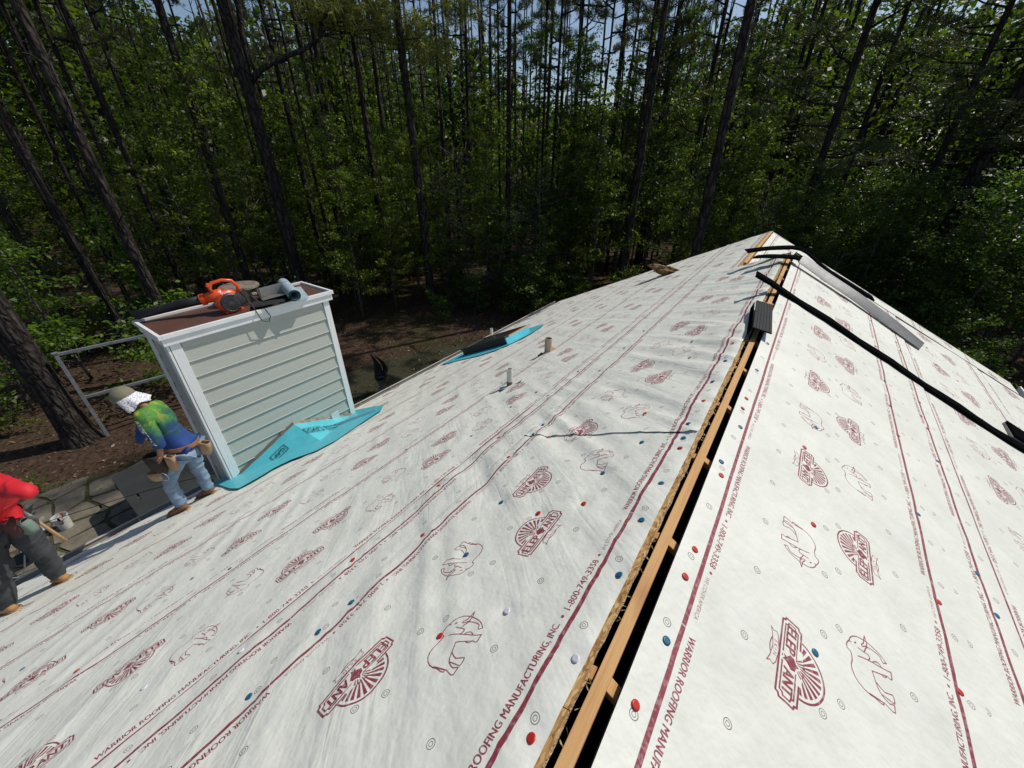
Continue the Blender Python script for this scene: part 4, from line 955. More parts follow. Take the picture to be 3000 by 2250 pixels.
for i, (p, u_) in enumerate(leg_p):
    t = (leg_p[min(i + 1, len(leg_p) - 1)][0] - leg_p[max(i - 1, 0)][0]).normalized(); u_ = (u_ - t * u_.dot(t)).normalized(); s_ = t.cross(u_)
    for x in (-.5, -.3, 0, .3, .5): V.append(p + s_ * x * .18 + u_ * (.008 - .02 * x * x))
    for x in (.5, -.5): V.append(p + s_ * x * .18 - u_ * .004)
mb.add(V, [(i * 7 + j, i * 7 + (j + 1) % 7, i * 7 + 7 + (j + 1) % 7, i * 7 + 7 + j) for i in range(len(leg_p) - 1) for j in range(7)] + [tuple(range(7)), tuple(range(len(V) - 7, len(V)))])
mb.build('sunlit_leg', M['vent_sunlit'], rv)
pth = [((-.58, 6.92, -.01), (0, 0, 1)), ((-.35, 7.00, .04), (-.1, 0, 1)), ((-.10, 7.10, .068), (0, 0, 1)), ((.0, 7.12, .072), (.1, 0, 1)), ((.14, 7.16, .035), (.4, 0, .9)), (RP(7.20, .50, .04), rn), (RP(7.25, .85, .035), rn), (RP(7.30, 1.22, .028), rn)]
vent_strip('ridge_vent', pth, .20, .012, 'farthest bent dark strip over the ridge near the gable step')
# short folded piece across the slot
root = empty('ridge_vent', (-.03, 3.75, .02), 'short folded dark square of vent sitting on the ridge slot', 'ridge vent', 'lengths of ridge vent')
a0, a1 = Vector((-.118, 4.16, .050)), Vector((-.050, 3.38, .056)); w_ = Vector((.135, .02, -.026))
mb = MB(); n_ = w_.cross(a1 - a0).normalized(); n_ = n_ if n_.z > 0 else -n_
kk = 6
for i in range(kk):
    p, q = i / kk + .012, (i + 1) / kk - .012
    mb.hexa([a0 + w_ * p, a1 + w_ * p, a1 + w_ * q, a0 + w_ * q], [a0 + w_ * p + n_ * .012, a1 + w_ * p + n_ * .012, a1 + w_ * q + n_ * .012, a0 + w_ * q + n_ * .012])
mb.hexa([a0, a1, a1 + w_, a0 + w_], [a0 + n_ * .008, a1 + n_ * .008, a1 + w_ + n_ * .008, a0 + w_ + n_ * .008]); mb.build('vent_top', M['vent_grey'], root)
mb = MB(); wl_ = Vector((-.016, -.01, -.060)); b0, b1 = a0 + Vector((-.003, -.06, 0)), a1 + Vector((-.003, .02, 0)); nn = Vector((-.7, 0, .7)) * .008
mb.hexa([b0, b1, b1 + wl_, b0 + wl_], [b0 + nn, b1 + nn, b1 + wl_ + nn, b0 + wl_ + nn]); mb.build('vent_wing', M['vent_plastic'], root)
# bundle at the right edge
root = empty('vent_bundle', tuple(RP(5.25, 2.75, .03)), 'short stack of flat black vent pieces with grey foam edge on right slope', 'bundle')
for k in range(2):
    mb = MB(); z0 = .016 + k * .024
    mb.hexa([RP(5.08 + .01 * k, 2.44 + .01 * k, z0), RP(5.40, 2.46, z0), RP(5.44, 3.5, z0), RP(5.12, 3.5, z0)], [RP(5.08 + .01 * k, 2.44 + .01 * k, z0 + .022), RP(5.40, 2.46, z0 + .022), RP(5.44, 3.5, z0 + .022), RP(5.12, 3.5, z0 + .022)])
    mb.build('vent_piece', M['grey_side'] if k < 1 else M['vent_plastic'], root, bevel=.004)
# ------------------------------------------------------------------ ground, lawn, patio
mb = MB(); n = 60; S_ = 260
xs = [-S_ + 2 * S_ * i / n for i in range(n + 1)]
def gz(x, y):
    d = max(0, math.hypot(x + 6, y - 6) - 14)
    return ZG + (float(vnoise(x * .09 + 50, y * .09 + 50, 5)) - .5) * min(1.2, d * .03)
mb.add([(x, y, gz(x, y)) for x in xs for y in xs], [(i * (n + 1) + j, (i + 1) * (n + 1) + j, (i + 1) * (n + 1) + j + 1, i * (n + 1) + j + 1) for i in range(n) for j in range(n)])
tag(mb.build('ground', M['ground'], smooth=True), kind='structure')
mb = MB(); pts = []
for i in range(40):
    a = 2 * math.pi * i / 40; r = 1 + .22 * (float(vnoise(math.cos(a) * 2 + 9, math.sin(a) * 2 + 9, 3)) - .5) * 2
    pts.append((-9.5 + 2.2 * r * math.cos(a), 7.4 + 3.8 * r * math.sin(a), ZG + .006))
mb.add(pts, [tuple(range(40))]); tag(mb.build('lawn', M['lawn']), kind='structure')
mb = MB(); pts = []
for i in range(36):
    a = 2 * math.pi * i / 36; r = 1 + .15 * (float(vnoise(math.cos(a) * 2 + 4, math.sin(a) * 2 + 4, 8)) - .5) * 2
    pts.append((-9.4 + 3.3 * r * math.cos(a), -1.6 + 3.6 * r * math.sin(a), ZG + .008))
mb.add(pts, [tuple(range(36))]); patio = tag(mb.build('patio', M['joint']), kind='structure')
# irregular flagstones: jittered cells, shrunk from their corners
rs = random.Random(21); G = {}
for i in range(13):
    for j in range(13):
        G[i, j] = (-13.2 + i * .62 + rs.uniform(-.19, .19), -5.6 + j * .66 + rs.uniform(-.2, .2))
for i in range(12):
    for j in range(12):
        q = [G[i, j], G[i + 1, j], G[i + 1, j + 1], G[i, j + 1]]; c = (sum(p[0] for p in q) / 4, sum(p[1] for p in q) / 4)
        if ((c[0] + 9.4) / 3.2) ** 2 + ((c[1] + 1.6) / 3.5) ** 2 > 1: continue
        poly_ = []
        for k in range(4):
            a, b = q[k], q[(k + 1) % 4]
            for t in (.12, .5, .88):
                x, y = a[0] + (b[0] - a[0]) * t, a[1] + (b[1] - a[1]) * t; jt = rs.uniform(.86, .96) if t != .5 else rs.uniform(.84, .93)
                poly_.append((c[0] + (x - c[0]) * jt, c[1] + (y - c[1]) * jt, ZG + .006))
        mb = MB(); mb.prism(poly_, (rs.uniform(-.002, .002), 0, rs.uniform(.020, .034))); mb.build('flagstone', M['stone'], patio)

def leafmesh(name, pts, size, mat, seed=0, up=.35, asp=.5, shape='leaf', curl=.15):
    """numpy leaf quads around pts"""
    r = np.random.default_rng(seed); n = len(pts); P = np.asarray(pts, float)
    nrm = r.normal(size=(n, 3)); nrm[:, 2] = np.abs(nrm[:, 2]) + up; nrm /= np.linalg.norm(nrm, axis=1)[:, None]
    t = r.normal(size=(n, 3)); t -= nrm * (t * nrm).sum(1)[:, None]; t /= np.linalg.norm(t, axis=1)[:, None]; b = np.cross(nrm, t)
    s = np.asarray(size) * np.clip(r.lognormal(0, .35, n), .45, 1.6); L = t * s[:, None]; W = b * (s * asp)[:, None]; D = -nrm * (s * curl)[:, None]
    V = np.stack([P, P + L * .45 + W * .5, P + L + D, P + L * .45 - W * .5], 1).reshape(-1, 3)
    F = np.arange(4 * n).reshape(n, 4)
    me = bpy.data.meshes.new(name); me.vertices.add(4 * n); me.vertices.foreach_set('co', V.astype(np.float32).ravel())
    me.loops.add(4 * n); me.loops.foreach_set('vertex_index', F.astype(np.int32).ravel()); me.polygons.add(n)
    me.polygons.foreach_set('loop_start', np.arange(0, 4 * n, 4, dtype=np.int32)); me.polygons.foreach_set('loop_total', np.full(n, 4, np.int32))
    me.update(calc_edges=True); at = me.attributes.new('tint', 'FLOAT', 'FACE'); at.data.foreach_set('value', r.random(n).astype(np.float32))
    me.materials.append(mat); return me
rg = np.random.default_rng(4)
n = 42000; xy = np.stack([rg.uniform(-27, -6.6, n), rg.uniform(-5, 24, n)], 1)
keep = (((xy[:, 0] + 9.4) / 3.3) ** 2 + ((xy[:, 1] + 1.6) / 3.6) ** 2 > 1) | (rg.random(n) < .12)
keep &= (((xy[:, 0] + 9.5) / 2.2) ** 2 + ((xy[:, 1] - 7.4) / 3.8) ** 2 > 1) | (rg.random(n) < .45)
keep &= vnoise(xy[:, 0] * .7, xy[:, 1] * .7, 3) + rg.random(n) * .6 > .5
xy = xy[keep]
me = leafmesh('leaf_litter', np.column_stack([xy, [gz(a, b) + .012 for a, b in xy]]), .085, M['litter'], 5, up=1.5, asp=.45)
tag(link('leaf_litter', me), kind='stuff')
n = 26000; a = rg.uniform(0, 6.283, n); r_ = np.sqrt(rg.random(n)); xy = np.stack([-9.5 + 2.6 * r_ * np.cos(a), 7.4 + 4.4 * r_ * np.sin(a)], 1)
xy = xy[vnoise(xy[:, 0] * .8, xy[:, 1] * .8, 13) + rg.random(len(xy)) * .3 > .5]
me = leafmesh('lawn_grass', np.column_stack([xy, np.full(len(xy), ZG + .008)]), .07, M['grass'], 6, up=.0, asp=.18)
tag(link('lawn_grass', me), kind='stuff')
n = 5000; xy = np.stack([rg.uniform(-12.6, -6.4, n), rg.uniform(-5, 1.8, n)], 1); xy = xy[vnoise(xy[:, 0] * 1.1, xy[:, 1] * 1.1, 33) > .55]
me = leafmesh('moss_tufts', np.column_stack([xy, np.full(len(xy), ZG + .02)]), .06, M['grass'], 7, up=.3, asp=.3)
tag(link('moss_tufts', me), kind='stuff')

# ------------------------------------------------------------------ yard things
tub = empty('hot_tub', (-9.35, 1.1, ZG), 'hot tub under flat dark grey cover with rounded corners beside the chimney', 'hot tub')
def rounded(cx, cy, hx, hy, r, z, n=6):
    P = []
    for (sx, sy, a0) in ((1, 1, 0), (-1, 1, 90), (-1, -1, 180), (1, -1, 270)):
        for k in range(n + 1):
            a = R(a0 + 90 * k / n); P.append((cx + sx * (hx - r) + r * math.cos(a), cy + sy * (hy - r) + r * math.sin(a), z))
    return P
mb = MB(); mb.prism(rounded(-9.35, 1.1, .97, .97, .16, ZG), (0, 0, .80)); mb.build('cabinet', M['tub_side'], tub)
mb = MB(); mb.prism(rounded(-9.35, 1.1, 1.02, 1.02, .18, ZG + .80), (0, 0, .10)); mb.build('cover', M['tub_cover'], tub, bevel=.012)
mb = MB(); mb.box((-9.35, 1.1, ZG + .902), (2.0, .02, .006)); mb.build('cover_seam', M['tub_side'], tub)
mb = MB(); mb.box((-10.1, .075, ZG + .74), (.05, .012, .16)); mb.build('strap', M['wire'], tub)
fr = empty('garden_arbor', (-14.1, .55, ZG), 'weathered aluminium arbor of slim posts and two rails under the pines', 'arbor')
def bar(mb, a, b, w):
    a, b = Vector(a), Vector(b); d = (b - a).normalized(); x = d.orthogonal().normalized(); x = Vector((0, 0, 1)) - d * d.z if abs(d.z) < .9 else Vector((1, 0, 0)); x = x.normalized(); y = d.cross(x)
    mb.hexa([a - x * w - y * w, a + x * w - y * w, a + x * w + y * w, a - x * w + y * w], [b - x * w - y * w, b + x * w - y * w, b + x * w + y * w, b - x * w + y * w])
zt_ = ZG + 2.52
for a, b, nm in (((-14.1, .55, ZG), (-14.1, .55, zt_), 'post'), ((-13.5, 3.9, ZG), (-13.5, 3.9, zt_), 'post'), ((-14.1, .55, zt_ - .03), (-13.5, 3.9, zt_ - .03), 'top_rail'), ((-14.1, .56, ZG + 1.25), (-13.5, 3.9, ZG + 1.25), 'lower_rail')):
    mb = MB(); bar(mb, a, b, .038 if nm == 'post' else .032); mb.build(nm, M['alu'], fr)
mb = MB(); mb.box((-14.1, .55, zt_ + .012), (.11, .11, .03)); mb.build('post_cap', M['alu'], fr)
# garden sculpture: curved pointed sail on a waisted pedestal
sc = empty('garden_sculpture', (-9.72, 6.5, ZG), 'dark curved sail shaped sculpture on a waisted stone pedestal', 'sculpture')
b0 = Vector((-9.72, 6.5, ZG))
mb = MB(); mb.lathe(b0, [(.24, 0), (.24, .05), (.18, .10), (.12, .20), (.10, .32), (.13, .44), (.17, .50), (.17, .54), (0, .54)], 16, close=True); mb.build('pedestal', M['concrete'], sc)
mb = MB(); mb.lathe(b0 + Vector((0, 0, .54)), [(.19, 0), (.20, .03), (.16, .05), (.19, .09), (.20, .12), (.14, .15), (0, .15)], 16, close=True); mb.build('collar', M['bronze'], sc)
rtv = Vector((.815, .58, 0)); fwv = Vector((-.58, .815, 0))
def crescent(outer, inner, th, name):
    mb = MB(); n = len(outer); V = []
    for (x, z), (x2, z2) in zip(outer, inner):
        for off in (-th, th):
            V.append(b0 + rtv * x + Vector((0, 0, z)) + fwv * off * (1 - .7 * (z - .69) / .75)); V.append(b0 + rtv * x2 + Vector((0, 0, z2)) + fwv * (off * .3 + .05))
    F = []
    for i in range(n - 1):
        a, b = 4 * i, 4 * i + 4; F += [(a, b, b + 1, a + 1), (a + 2, a + 3, b + 3, b + 2), (a, a + 2, b + 2, b), (a + 1, b + 1, b + 3, a + 3)]
    F += [(0, 1, 3, 2), (4 * n - 4, 4 * n - 2, 4 * n - 1, 4 * n - 3)]
    mb.add(V, F); mb.build(name, M['bronze'], sc, smooth=False)
crescent([(.19, .69), (.26, .82), (.24, .98), (.16, 1.14), (.02, 1.28), (-.20, 1.42)], [(.02, .69), (.09, .80), (.10, .94), (.06, 1.08), (-.04, 1.24), (-.205, 1.415)], .06, 'outer_fin')
crescent([(.06, .69), (.07, .85), (.04, 1.0), (-.05, 1.16), (-.21, 1.40)], [(-.20, .69), (-.19, .82), (-.17, .95), (-.16, 1.12), (-.215, 1.39)], .045, 'inner_fin')
mb = MB(); mb.tube([b0 + rtv * -.18 + Vector((0, 0, .70)), b0 + rtv * .0 + Vector((0, 0, .67)), b0 + rtv * .20 + Vector((0, 0, .75))], [.03, .05, .03], 8); mb.build('base_curl', M['bronze'], sc, smooth=True)
# buckets
def bucket(x, y, z, label, tools):
    b = empty('bucket', (x, y, z), label, 'bucket', 'white buckets on the patio'); c = Vector((x, y, z))
    mb = MB(); mb.lathe(c, [(0, .004), (.100, .004), (.100, 0), (.122, .31), (.129, .31), (.129, .275), (.122, .275), (.118, .31), (.096, .02), (0, .02)], 20); mb.build('pail', M['bucket'], b)
    mb = MB(); mb.tube([c + Vector((.127 * math.cos(a), .04, .28 + .10 * math.sin(a))) for a in np.linspace(0, math.pi, 9)], .004, 5); mb.build('bail', M['alu'], b)
    for k in range(tools):
        mb = MB(); mb.tube([c + Vector((.03 * k, .02, .05)), c + Vector((.07 - .06 * k, .06, .40))], .016, 6); mb.build('tool_handle', M['red_plastic'], b)
bucket(-10.7, -.86, ZG + .03, 'white bucket with red tool handle on the patio, right one', 1)
bucket(-10.95, -1.22, ZG + .03, 'white bucket half hidden behind the hammer, left one', 0)
# folding chair
ch = empty('folding_chair', (-9.6, -1.55, ZG + .03), 'black folding chair with grey tube legs below the gutter', 'chair')
c = Vector((-9.6, -1.55, ZG + .03))
mb = MB(); mb.prism([tuple(Vector(p) + c) for p in ((-.22, -.2, .43), (.22, -.2, .43), (.22, .22, .45), (-.22, .22, .45))], (0, 0, .03)); mb.build('seat', M['black_plastic'], ch, bevel=.01)
mb = MB(); mb.prism([tuple(Vector(p) + c) for p in ((-.24, .27, .62), (.24, .27, .62), (.24, .33, .88), (-.24, .33, .88))], (0, .02, .0)); mb.build('backrest', M['black_plastic'], ch, bevel=.008)
for s in (-1, 1):
    mb = MB(); mb.tube([c + Vector((s * .25, -.28, 0)), c + Vector((s * .25, .10, .45)), c + Vector((s * .25, .30, .92))], .012, 6); mb.build('leg', M['alu'], ch)
    mb = MB(); mb.tube([c + Vector((s * .23, .34, 0)), c + Vector((s * .23, -.16, .45))], .012, 6); mb.build('leg', M['alu'], ch)
# string lights
sl = empty('string_lights', (-7.2, 0, ZG + 2), 'black string of bare bulbs hanging beside the chimney', 'string lights')
lp = [Vector((-7.2, -3.2 + i * .2, -2.35 - .30 * i * .2)) - Vector((0, 0, .06 * math.sin(i * .2 * 1.3))) for i in range(25)]
mb = MB(); mb.tube(lp, .005, 5); mb.build('wire', M['wire'], sl)
for i in range(1, 24, 2):
    p = lp[i]; mb = MB(); mb.lathe(p + Vector((0, 0, -.055)), [(.012, 0), (.014, .02), (.010, .055), (0, .055)], 8); so = mb.build('socket', M['wire'], sl)
    mb = MB(); mb.lathe(p + Vector((0, 0, -.055)), [(.012, 0), (.026, -.025), (.026, -.045), (.012, -.065), (0, -.068)], 10); mb.build('bulb', M['bulb'], sl, smooth=True)

# ------------------------------------------------------------------ people
def skin_mesh(J, E, rad, root, sub=2):
    names = list(J); ix = {k: i for i, k in enumerate(names)}
    me = bpy.data.meshes.new('body'); bm = bmesh.new(); sk_ = bm.verts.layers.skin.verify()
    vs = [bm.verts.new(J[k]) for k in names]
    for k, v in zip(names, vs):
        r = rad[k]; v[sk_].radius = (r, r) if not hasattr(r, '__len__') else r; v[sk_].use_root = (k == root)
    for a, b in E: bm.edges.new((vs[ix[a]], vs[ix[b]]))
    bm.to_mesh(me); bm.free()
    ob = bpy.data.objects.new('tmp', me); COL.objects.link(ob)
    m1 = ob.modifiers.new('s', 'SKIN'); m1.use_smooth_shade = True; m2 = ob.modifiers.new('d', 'SUBSURF'); m2.levels = sub; m2.render_levels = sub
    dg = bpy.context.evaluated_depsgraph_get(); out = bpy.data.meshes.new_from_object(ob.evaluated_get(dg)); bpy.data.objects.remove(ob)
    out.polygons.foreach_set('use_smooth', [True] * len(out.polygons)); return out
def folds(me, amp, freq, seed):
    n = len(me.vertices); co = np.empty(n * 3, np.float32); me.vertices.foreach_get('co', co); co = co.reshape(-1, 3); no = np.empty(n * 3, np.float32); me.vertices.foreach_get('normal', no); no = no.reshape(-1, 3)
    h = (1 - np.abs(2 * vnoise(co[:, 2] * freq + 2 * vnoise(co[:, 0] * 9, co[:, 1] * 9, seed), (co[:, 0] + co[:, 1]) * freq * .35, seed) - 1)) ** 2 - .3
    me.vertices.foreach_set('co', (co + no * (h * amp)[:, None]).ravel()); me.update()
def body_part(name, me, mat, parent):
    off = wloc(parent); me.transform(Matrix.Translation(-off)); me.materials.clear(); me.materials.append(mat); me.name = name
    return link(name, me, parent)
M['skin'] = pmat('skin', (.30, .145, .085), (.24, .11, .065), 20, .55, bs=.1)
M['jeans'] = pmat('blue_jeans', (.13, .20, .30), (.24, .33, .43), 7, .85, bs=.4, bscale=45, bd=.006)
M['dark_jeans'] = pmat('charcoal_jeans', (.028, .031, .036), (.055, .060, .066), 8, .9, bs=.4, bscale=40, bd=.006)
M['red_shirt'] = pmat('red_shirt', (.62, .012, .022), (.52, .010, .020), 6, .7, bs=.2)
M['boot'] = pmat('tan_boot', (.24, .105, .045), (.15, .062, .028), 16, .75, bs=.3)
M['boot_tan'] = pmat('tan_boot_pale', (.42, .23, .085), (.30, .15, .055), 16, .75, bs=.3)
M['leather'] = pmat('belt_leather', (.34, .17, .085), (.24, .11, .055), 12, .65, bs=.2)
M['suede'] = pmat('suede', (.40, .27, .155), (.30, .19, .10), 12, .85, bs=.3)
M['pouch_dark'] = pmat('dark_pouch', (.030, .022, .016), (.06, .042, .028), 12, .85, bs=.3)
M['pouch_maroon'] = pmat('maroon_pouch', (.055, .018, .018), (.085, .030, .026), 12, .8, bs=.3)
M['cap_khaki'] = pmat('khaki_cap', (.20, .185, .125), (.155, .14, .095), 10, .85, bs=.2, bscale=60)
M['bandana'] = None
def mat_bandana():
    m, nt, b, o = newmat('patterned_bandana'); tc = N(nt, 'ShaderNodeTexCoord')
    v = N(nt, 'ShaderNodeTexVoronoi'); v.inputs['Scale'].default_value = 75; nt.links.new(tc.outputs['Object'], v.inputs['Vector'])
    r = ramp(nt, v.outputs['Distance'], [(.18, (.10, .10, .13)), (.30, (.30, .30, .34)), (.42, (.76, .76, .78))]); nt.links.new(r.outputs[0], b.inputs['Base Color']); b.inputs['Roughness'].default_value = .8; return m
M['bandana'] = mat_bandana()
def mat_shirt(z0, z1):
    m, nt, b, o = newmat('tie_dye_shirt'); g = N(nt, 'ShaderNodeTexCoord'); sp = N(nt, 'ShaderNodeSeparateXYZ'); nt.links.new(g.outputs['Object'], sp.inputs[0])
    mr = N(nt, 'ShaderNodeMapRange'); mr.inputs['From Min'].default_value = z0; mr.inputs['From Max'].default_value = z1; mr.inputs['To Min'].default_value = -.66; mr.inputs['To Max'].default_value = .26; nt.links.new(sp.outputs['Z'], mr.inputs['Value'])
    nz = noise(nt, 9, 5, .75); ad = N(nt, 'ShaderNodeMath', operation='MULTIPLY_ADD'); nt.links.new(nz.outputs['Fac'], ad.inputs[0]); ad.inputs[1].default_value = 1.3; nt.links.new(mr.outputs[0], ad.inputs[2])
    r = ramp(nt, ad.outputs[0], [(.12, (.008, .045, .20)), (.32, (.010, .050, .10)), (.48, (.025, .13, .055)), (.66, (.06, .20, .026)), (.85, (.12, .28, .030)), (1.0, (.40, .36, .03))])
    nz2 = noise(nt, 11, 4, .6); r2 = ramp(nt, nz2.outputs['Fac'], [(.56, (0, 0, 0)), (.60, (1, 1, 1))])
    sc_ = N(nt, 'ShaderNodeMath', operation='MULTIPLY'); nt.links.new(r2.outputs[0], sc_.inputs[0]); st = N(nt, 'ShaderNodeMapRange'); st.inputs['From Min'].default_value = z0 + (z1 - z0) * .5; st.inputs['From Max'].default_value = z1; nt.links.new(sp.outputs['Z'], st.inputs['Value']); nt.links.new(st.outputs[0], sc_.inputs[1])
    mx = N(nt, 'ShaderNodeMixRGB'); nt.links.new(sc_.outputs[0], mx.inputs[0]); nt.links.new(r.outputs[0], mx.inputs[1]); mx.inputs[2].default_value = (.46, .38, .03, 1)
    nt.links.new(mx.outputs[0], b.inputs['Base Color']); b.inputs['Roughness'].default_value = .75; bump(nt, b, nz2.outputs['Fac'], .2, .01); return m
V3 = Vector
def boot(parent, heel, toe, ankle, mat, solemat=None):
    heel, toe, ankle = V3(heel), V3(toe), V3(ankle); d = (toe - heel); L_ = d.length
    J = {'h': heel + V3((0, 0, .045)), 'b': heel + d * .62 + V3((0, 0, .040)), 't': heel + d * .93 + V3((0, 0, .030)), 'a': heel + d * .16 + V3((0, 0, .10)), 'k': ankle + V3((0, 0, .05))}
    me = skin_mesh(J, [('a', 'h'), ('a', 'b'), ('b', 't'), ('a', 'k')], {'h': .042, 'b': .046, 't': .038, 'a': .050, 'k': .052}, 'a'); body_part('boot', me, mat, parent)
    mb = MB(); dn = d.normalized(); s = dn.cross(V3((0, 0, 1))).normalized(); up = s.cross(dn)
    o_ = []
    for t, w in ((-.04, .030), (.15, .040), (.45, .038), (.70, .050), (.92, .042), (1.04, .018)): o_.append((heel + d * t, w))
    P = [p + s * w for p, w in o_] + [p - s * w for p, w in reversed(o_)]
    mb.prism(P, up * .020); mb.build('sole', M['suede'] if solemat is None else solemat, parent)
def hand(J, E, rad, wrist, palm_dir, across, tag_, r=.0085, curl=None):
    """palm and five fingers continuing a skin graph at vertex `wrist`"""
    w = V3(J[wrist]); d = V3(palm_dir).normalized(); a = V3(across).normalized(); cu = V3(curl) if curl else V3((0, 0, -1))
    J[tag_ + 'palm'] = w + d * .055; rad[tag_ + 'palm'] = (.040, .018); E.append((wrist, tag_ + 'palm'))
    for i, (o, l) in enumerate(((-.030, .062), (-.010, .075), (.010, .070), (.030, .055))):
        p = w + d * .092 + a * o; q = p + d * l * .5 + cu * l * .18; t = q + d * l * .28 + cu * l * .38
        J[f'{tag_}f{i}a'], J[f'{tag_}f{i}b'], J[f'{tag_}f{i}c'] = p, q, t
        for k, rr in zip('abc', (r * 1.1, r, r * .85)): rad[f'{tag_}f{i}{k}'] = rr
        E += [(tag_ + 'palm', f'{tag_}f{i}a'), (f'{tag_}f{i}a', f'{tag_}f{i}b'), (f'{tag_}f{i}b', f'{tag_}f{i}c')]
    p = w + d * .035 - a * .045; q = p + d * .035 - a * .018 + cu * .012
    J[tag_ + 't1'], J[tag_ + 't2'] = p, q; rad[tag_ + 't1'] = r * 1.25; rad[tag_ + 't2'] = r; E += [(tag_ + 'palm', tag_ + 't1'), (tag_ + 't1', tag_ + 't2')]

# worker at the chimney -------------------------------------------------------
p1 = empty('person', (-5.3, .52, -2.66), 'worker in green and blue tie dye shirt, khaki cap and jeans, looking down beside chimney', 'person')
lf = V3((-.815, -.58, 0)); fh = V3((-.58, .815, 0))
hipc = V3((-5.13, .69, -1.74)); 
J = {'pel': hipc, 'waist': V3((-5.15, .67, -1.60)), 'chest': V3((-5.19, .63, -1.30)), 'neck': V3((-5.25, .58, -1.15)), 'nk2': V3((-5.31, .545, -1.10)), 'head': V3((-5.40, .49, -1.055)), 'face': V3((-5.47, .44, -1.10)), 'nose': V3((-5.525, .40, -1.13)),
     'shN': V3((-5.08, .50, -1.22)), 'elN': V3((-4.93, .50, -1.45)), 'wrN': V3((-4.98, .47, -1.60)), 'shF': V3((-5.42, .68, -1.26)), 'elF': V3((-5.70, .53, -1.56)), 'wrF': V3((-5.85, .43, -1.84)),
     'hN': hipc - fh * .09, 'hF': hipc + fh * .09, 'knN': V3((-5.21, .43, -2.12)), 'anN': V3((-5.20, .42, -2.50)), 'knF': V3((-5.27, .73, -2.16)), 'anF': V3((-5.31, .74, -2.53))}
E_ = [('pel', 'waist'), ('waist', 'chest'), ('chest', 'neck'), ('neck', 'nk2'), ('nk2', 'head'), ('head', 'face'), ('face', 'nose'), ('chest', 'shN'), ('shN', 'elN'), ('elN', 'wrN'), ('chest', 'shF'), ('shF', 'elF'), ('elF', 'wrF'), ('pel', 'hN'), ('hN', 'knN'), ('knN', 'anN'), ('pel', 'hF'), ('hF', 'knF'), ('knF', 'anF')]
rad = {'pel': .095, 'waist': .085, 'chest': .085, 'neck': .055, 'nk2': .055, 'head': .088, 'face': .055, 'nose': .014, 'shN': .050, 'elN': .036, 'wrN': .028, 'shF': .050, 'elF': .036, 'wrF': .028, 'hN': .070, 'knN': .048, 'anN': .042, 'hF': .070, 'knF': .048, 'anF': .042}
hand(J, E_, rad, 'wrN', (-.35, -.15, -.9), (-.6, .6, .1), 'N', curl=(-.7, -.3, -.2)); hand(J, E_, rad, 'wrF', (-.35, -.2, -.9), (-.5, .7, 0), 'F', curl=(-.6, -.3, -.3))
body_part('body', skin_mesh(J, E_, rad, 'pel'), M['skin'], p1)
sJ = {k: J[k] for k in ('waist', 'chest', 'neck', 'shN', 'elN', 'shF', 'elF', 'wrF')}; sJ['hem'] = hipc + V3((0, 0, .05)); sJ['cfN'] = J['elN'].lerp(J['wrN'], .55); sJ['belly'] = V3((-5.19, .63, -1.47))
sr = {'hem': (.148, .135), 'waist': (.146, .136), 'belly': (.150, .138), 'chest': (.152, .146), 'neck': (.072, .072), 'shN': .088, 'elN': .062, 'cfN': .050, 'shF': .085, 'elF': .060, 'wrF': .044}
sm = skin_mesh(sJ, [('hem', 'waist'), ('waist', 'belly'), ('belly', 'chest'), ('chest', 'neck'), ('chest', 'shN'), ('shN', 'elN'), ('elN', 'cfN'), ('chest', 'shF'), ('shF', 'elF'), ('elF', 'wrF')], sr, 'waist', 3); folds(sm, .013, 16, 3)
shirt = body_part('shirt', sm, mat_shirt(1.06, 1.58), p1)
tJ = {'pel': hipc + V3((0, 0, .03)), 'hN': J['hN'] - V3((0, 0, .06)), 'hF': J['hF'] - V3((0, 0, .06)), 'knN': J['knN'], 'knF': J['knF'], 'anN': J['anN'] + V3((0, 0, -.02)), 'anF': J['anF'] + V3((0, 0, -.02)), 'thN': J['hN'].lerp(J['knN'], .5) , 'thF': J['hF'].lerp(J['knF'], .5), 'caN': J['knN'].lerp(J['anN'], .5), 'caF': J['knF'].lerp(J['anF'], .5)}
tr = {'pel': (.138, .130), 'hN': .102, 'hF': .102, 'thN': .088, 'thF': .088, 'knN': .072, 'knF': .072, 'caN': .068, 'caF': .068, 'anN': .066, 'anF': .066}
tm = skin_mesh(tJ, [('pel', 'hN'), ('hN', 'thN'), ('thN', 'knN'), ('knN', 'caN'), ('caN', 'anN'), ('pel', 'hF'), ('hF', 'thF'), ('thF', 'knF'), ('knF', 'caF'), ('caF', 'anF')], tr, 'pel', 3); folds(tm, .016, 20, 5)
body_part('jeans', tm, M['jeans'], p1)
boot(p1, LP(.455, 5.70, .012), LP(.27, 5.95, .012), J['anN'] - V3((0, 0, .06)), M['boot'])
boot(p1, LP(.775, 5.86, .012), LP(.60, 6.12, .012), J['anF'] - V3((0, 0, .06)), M['boot'])
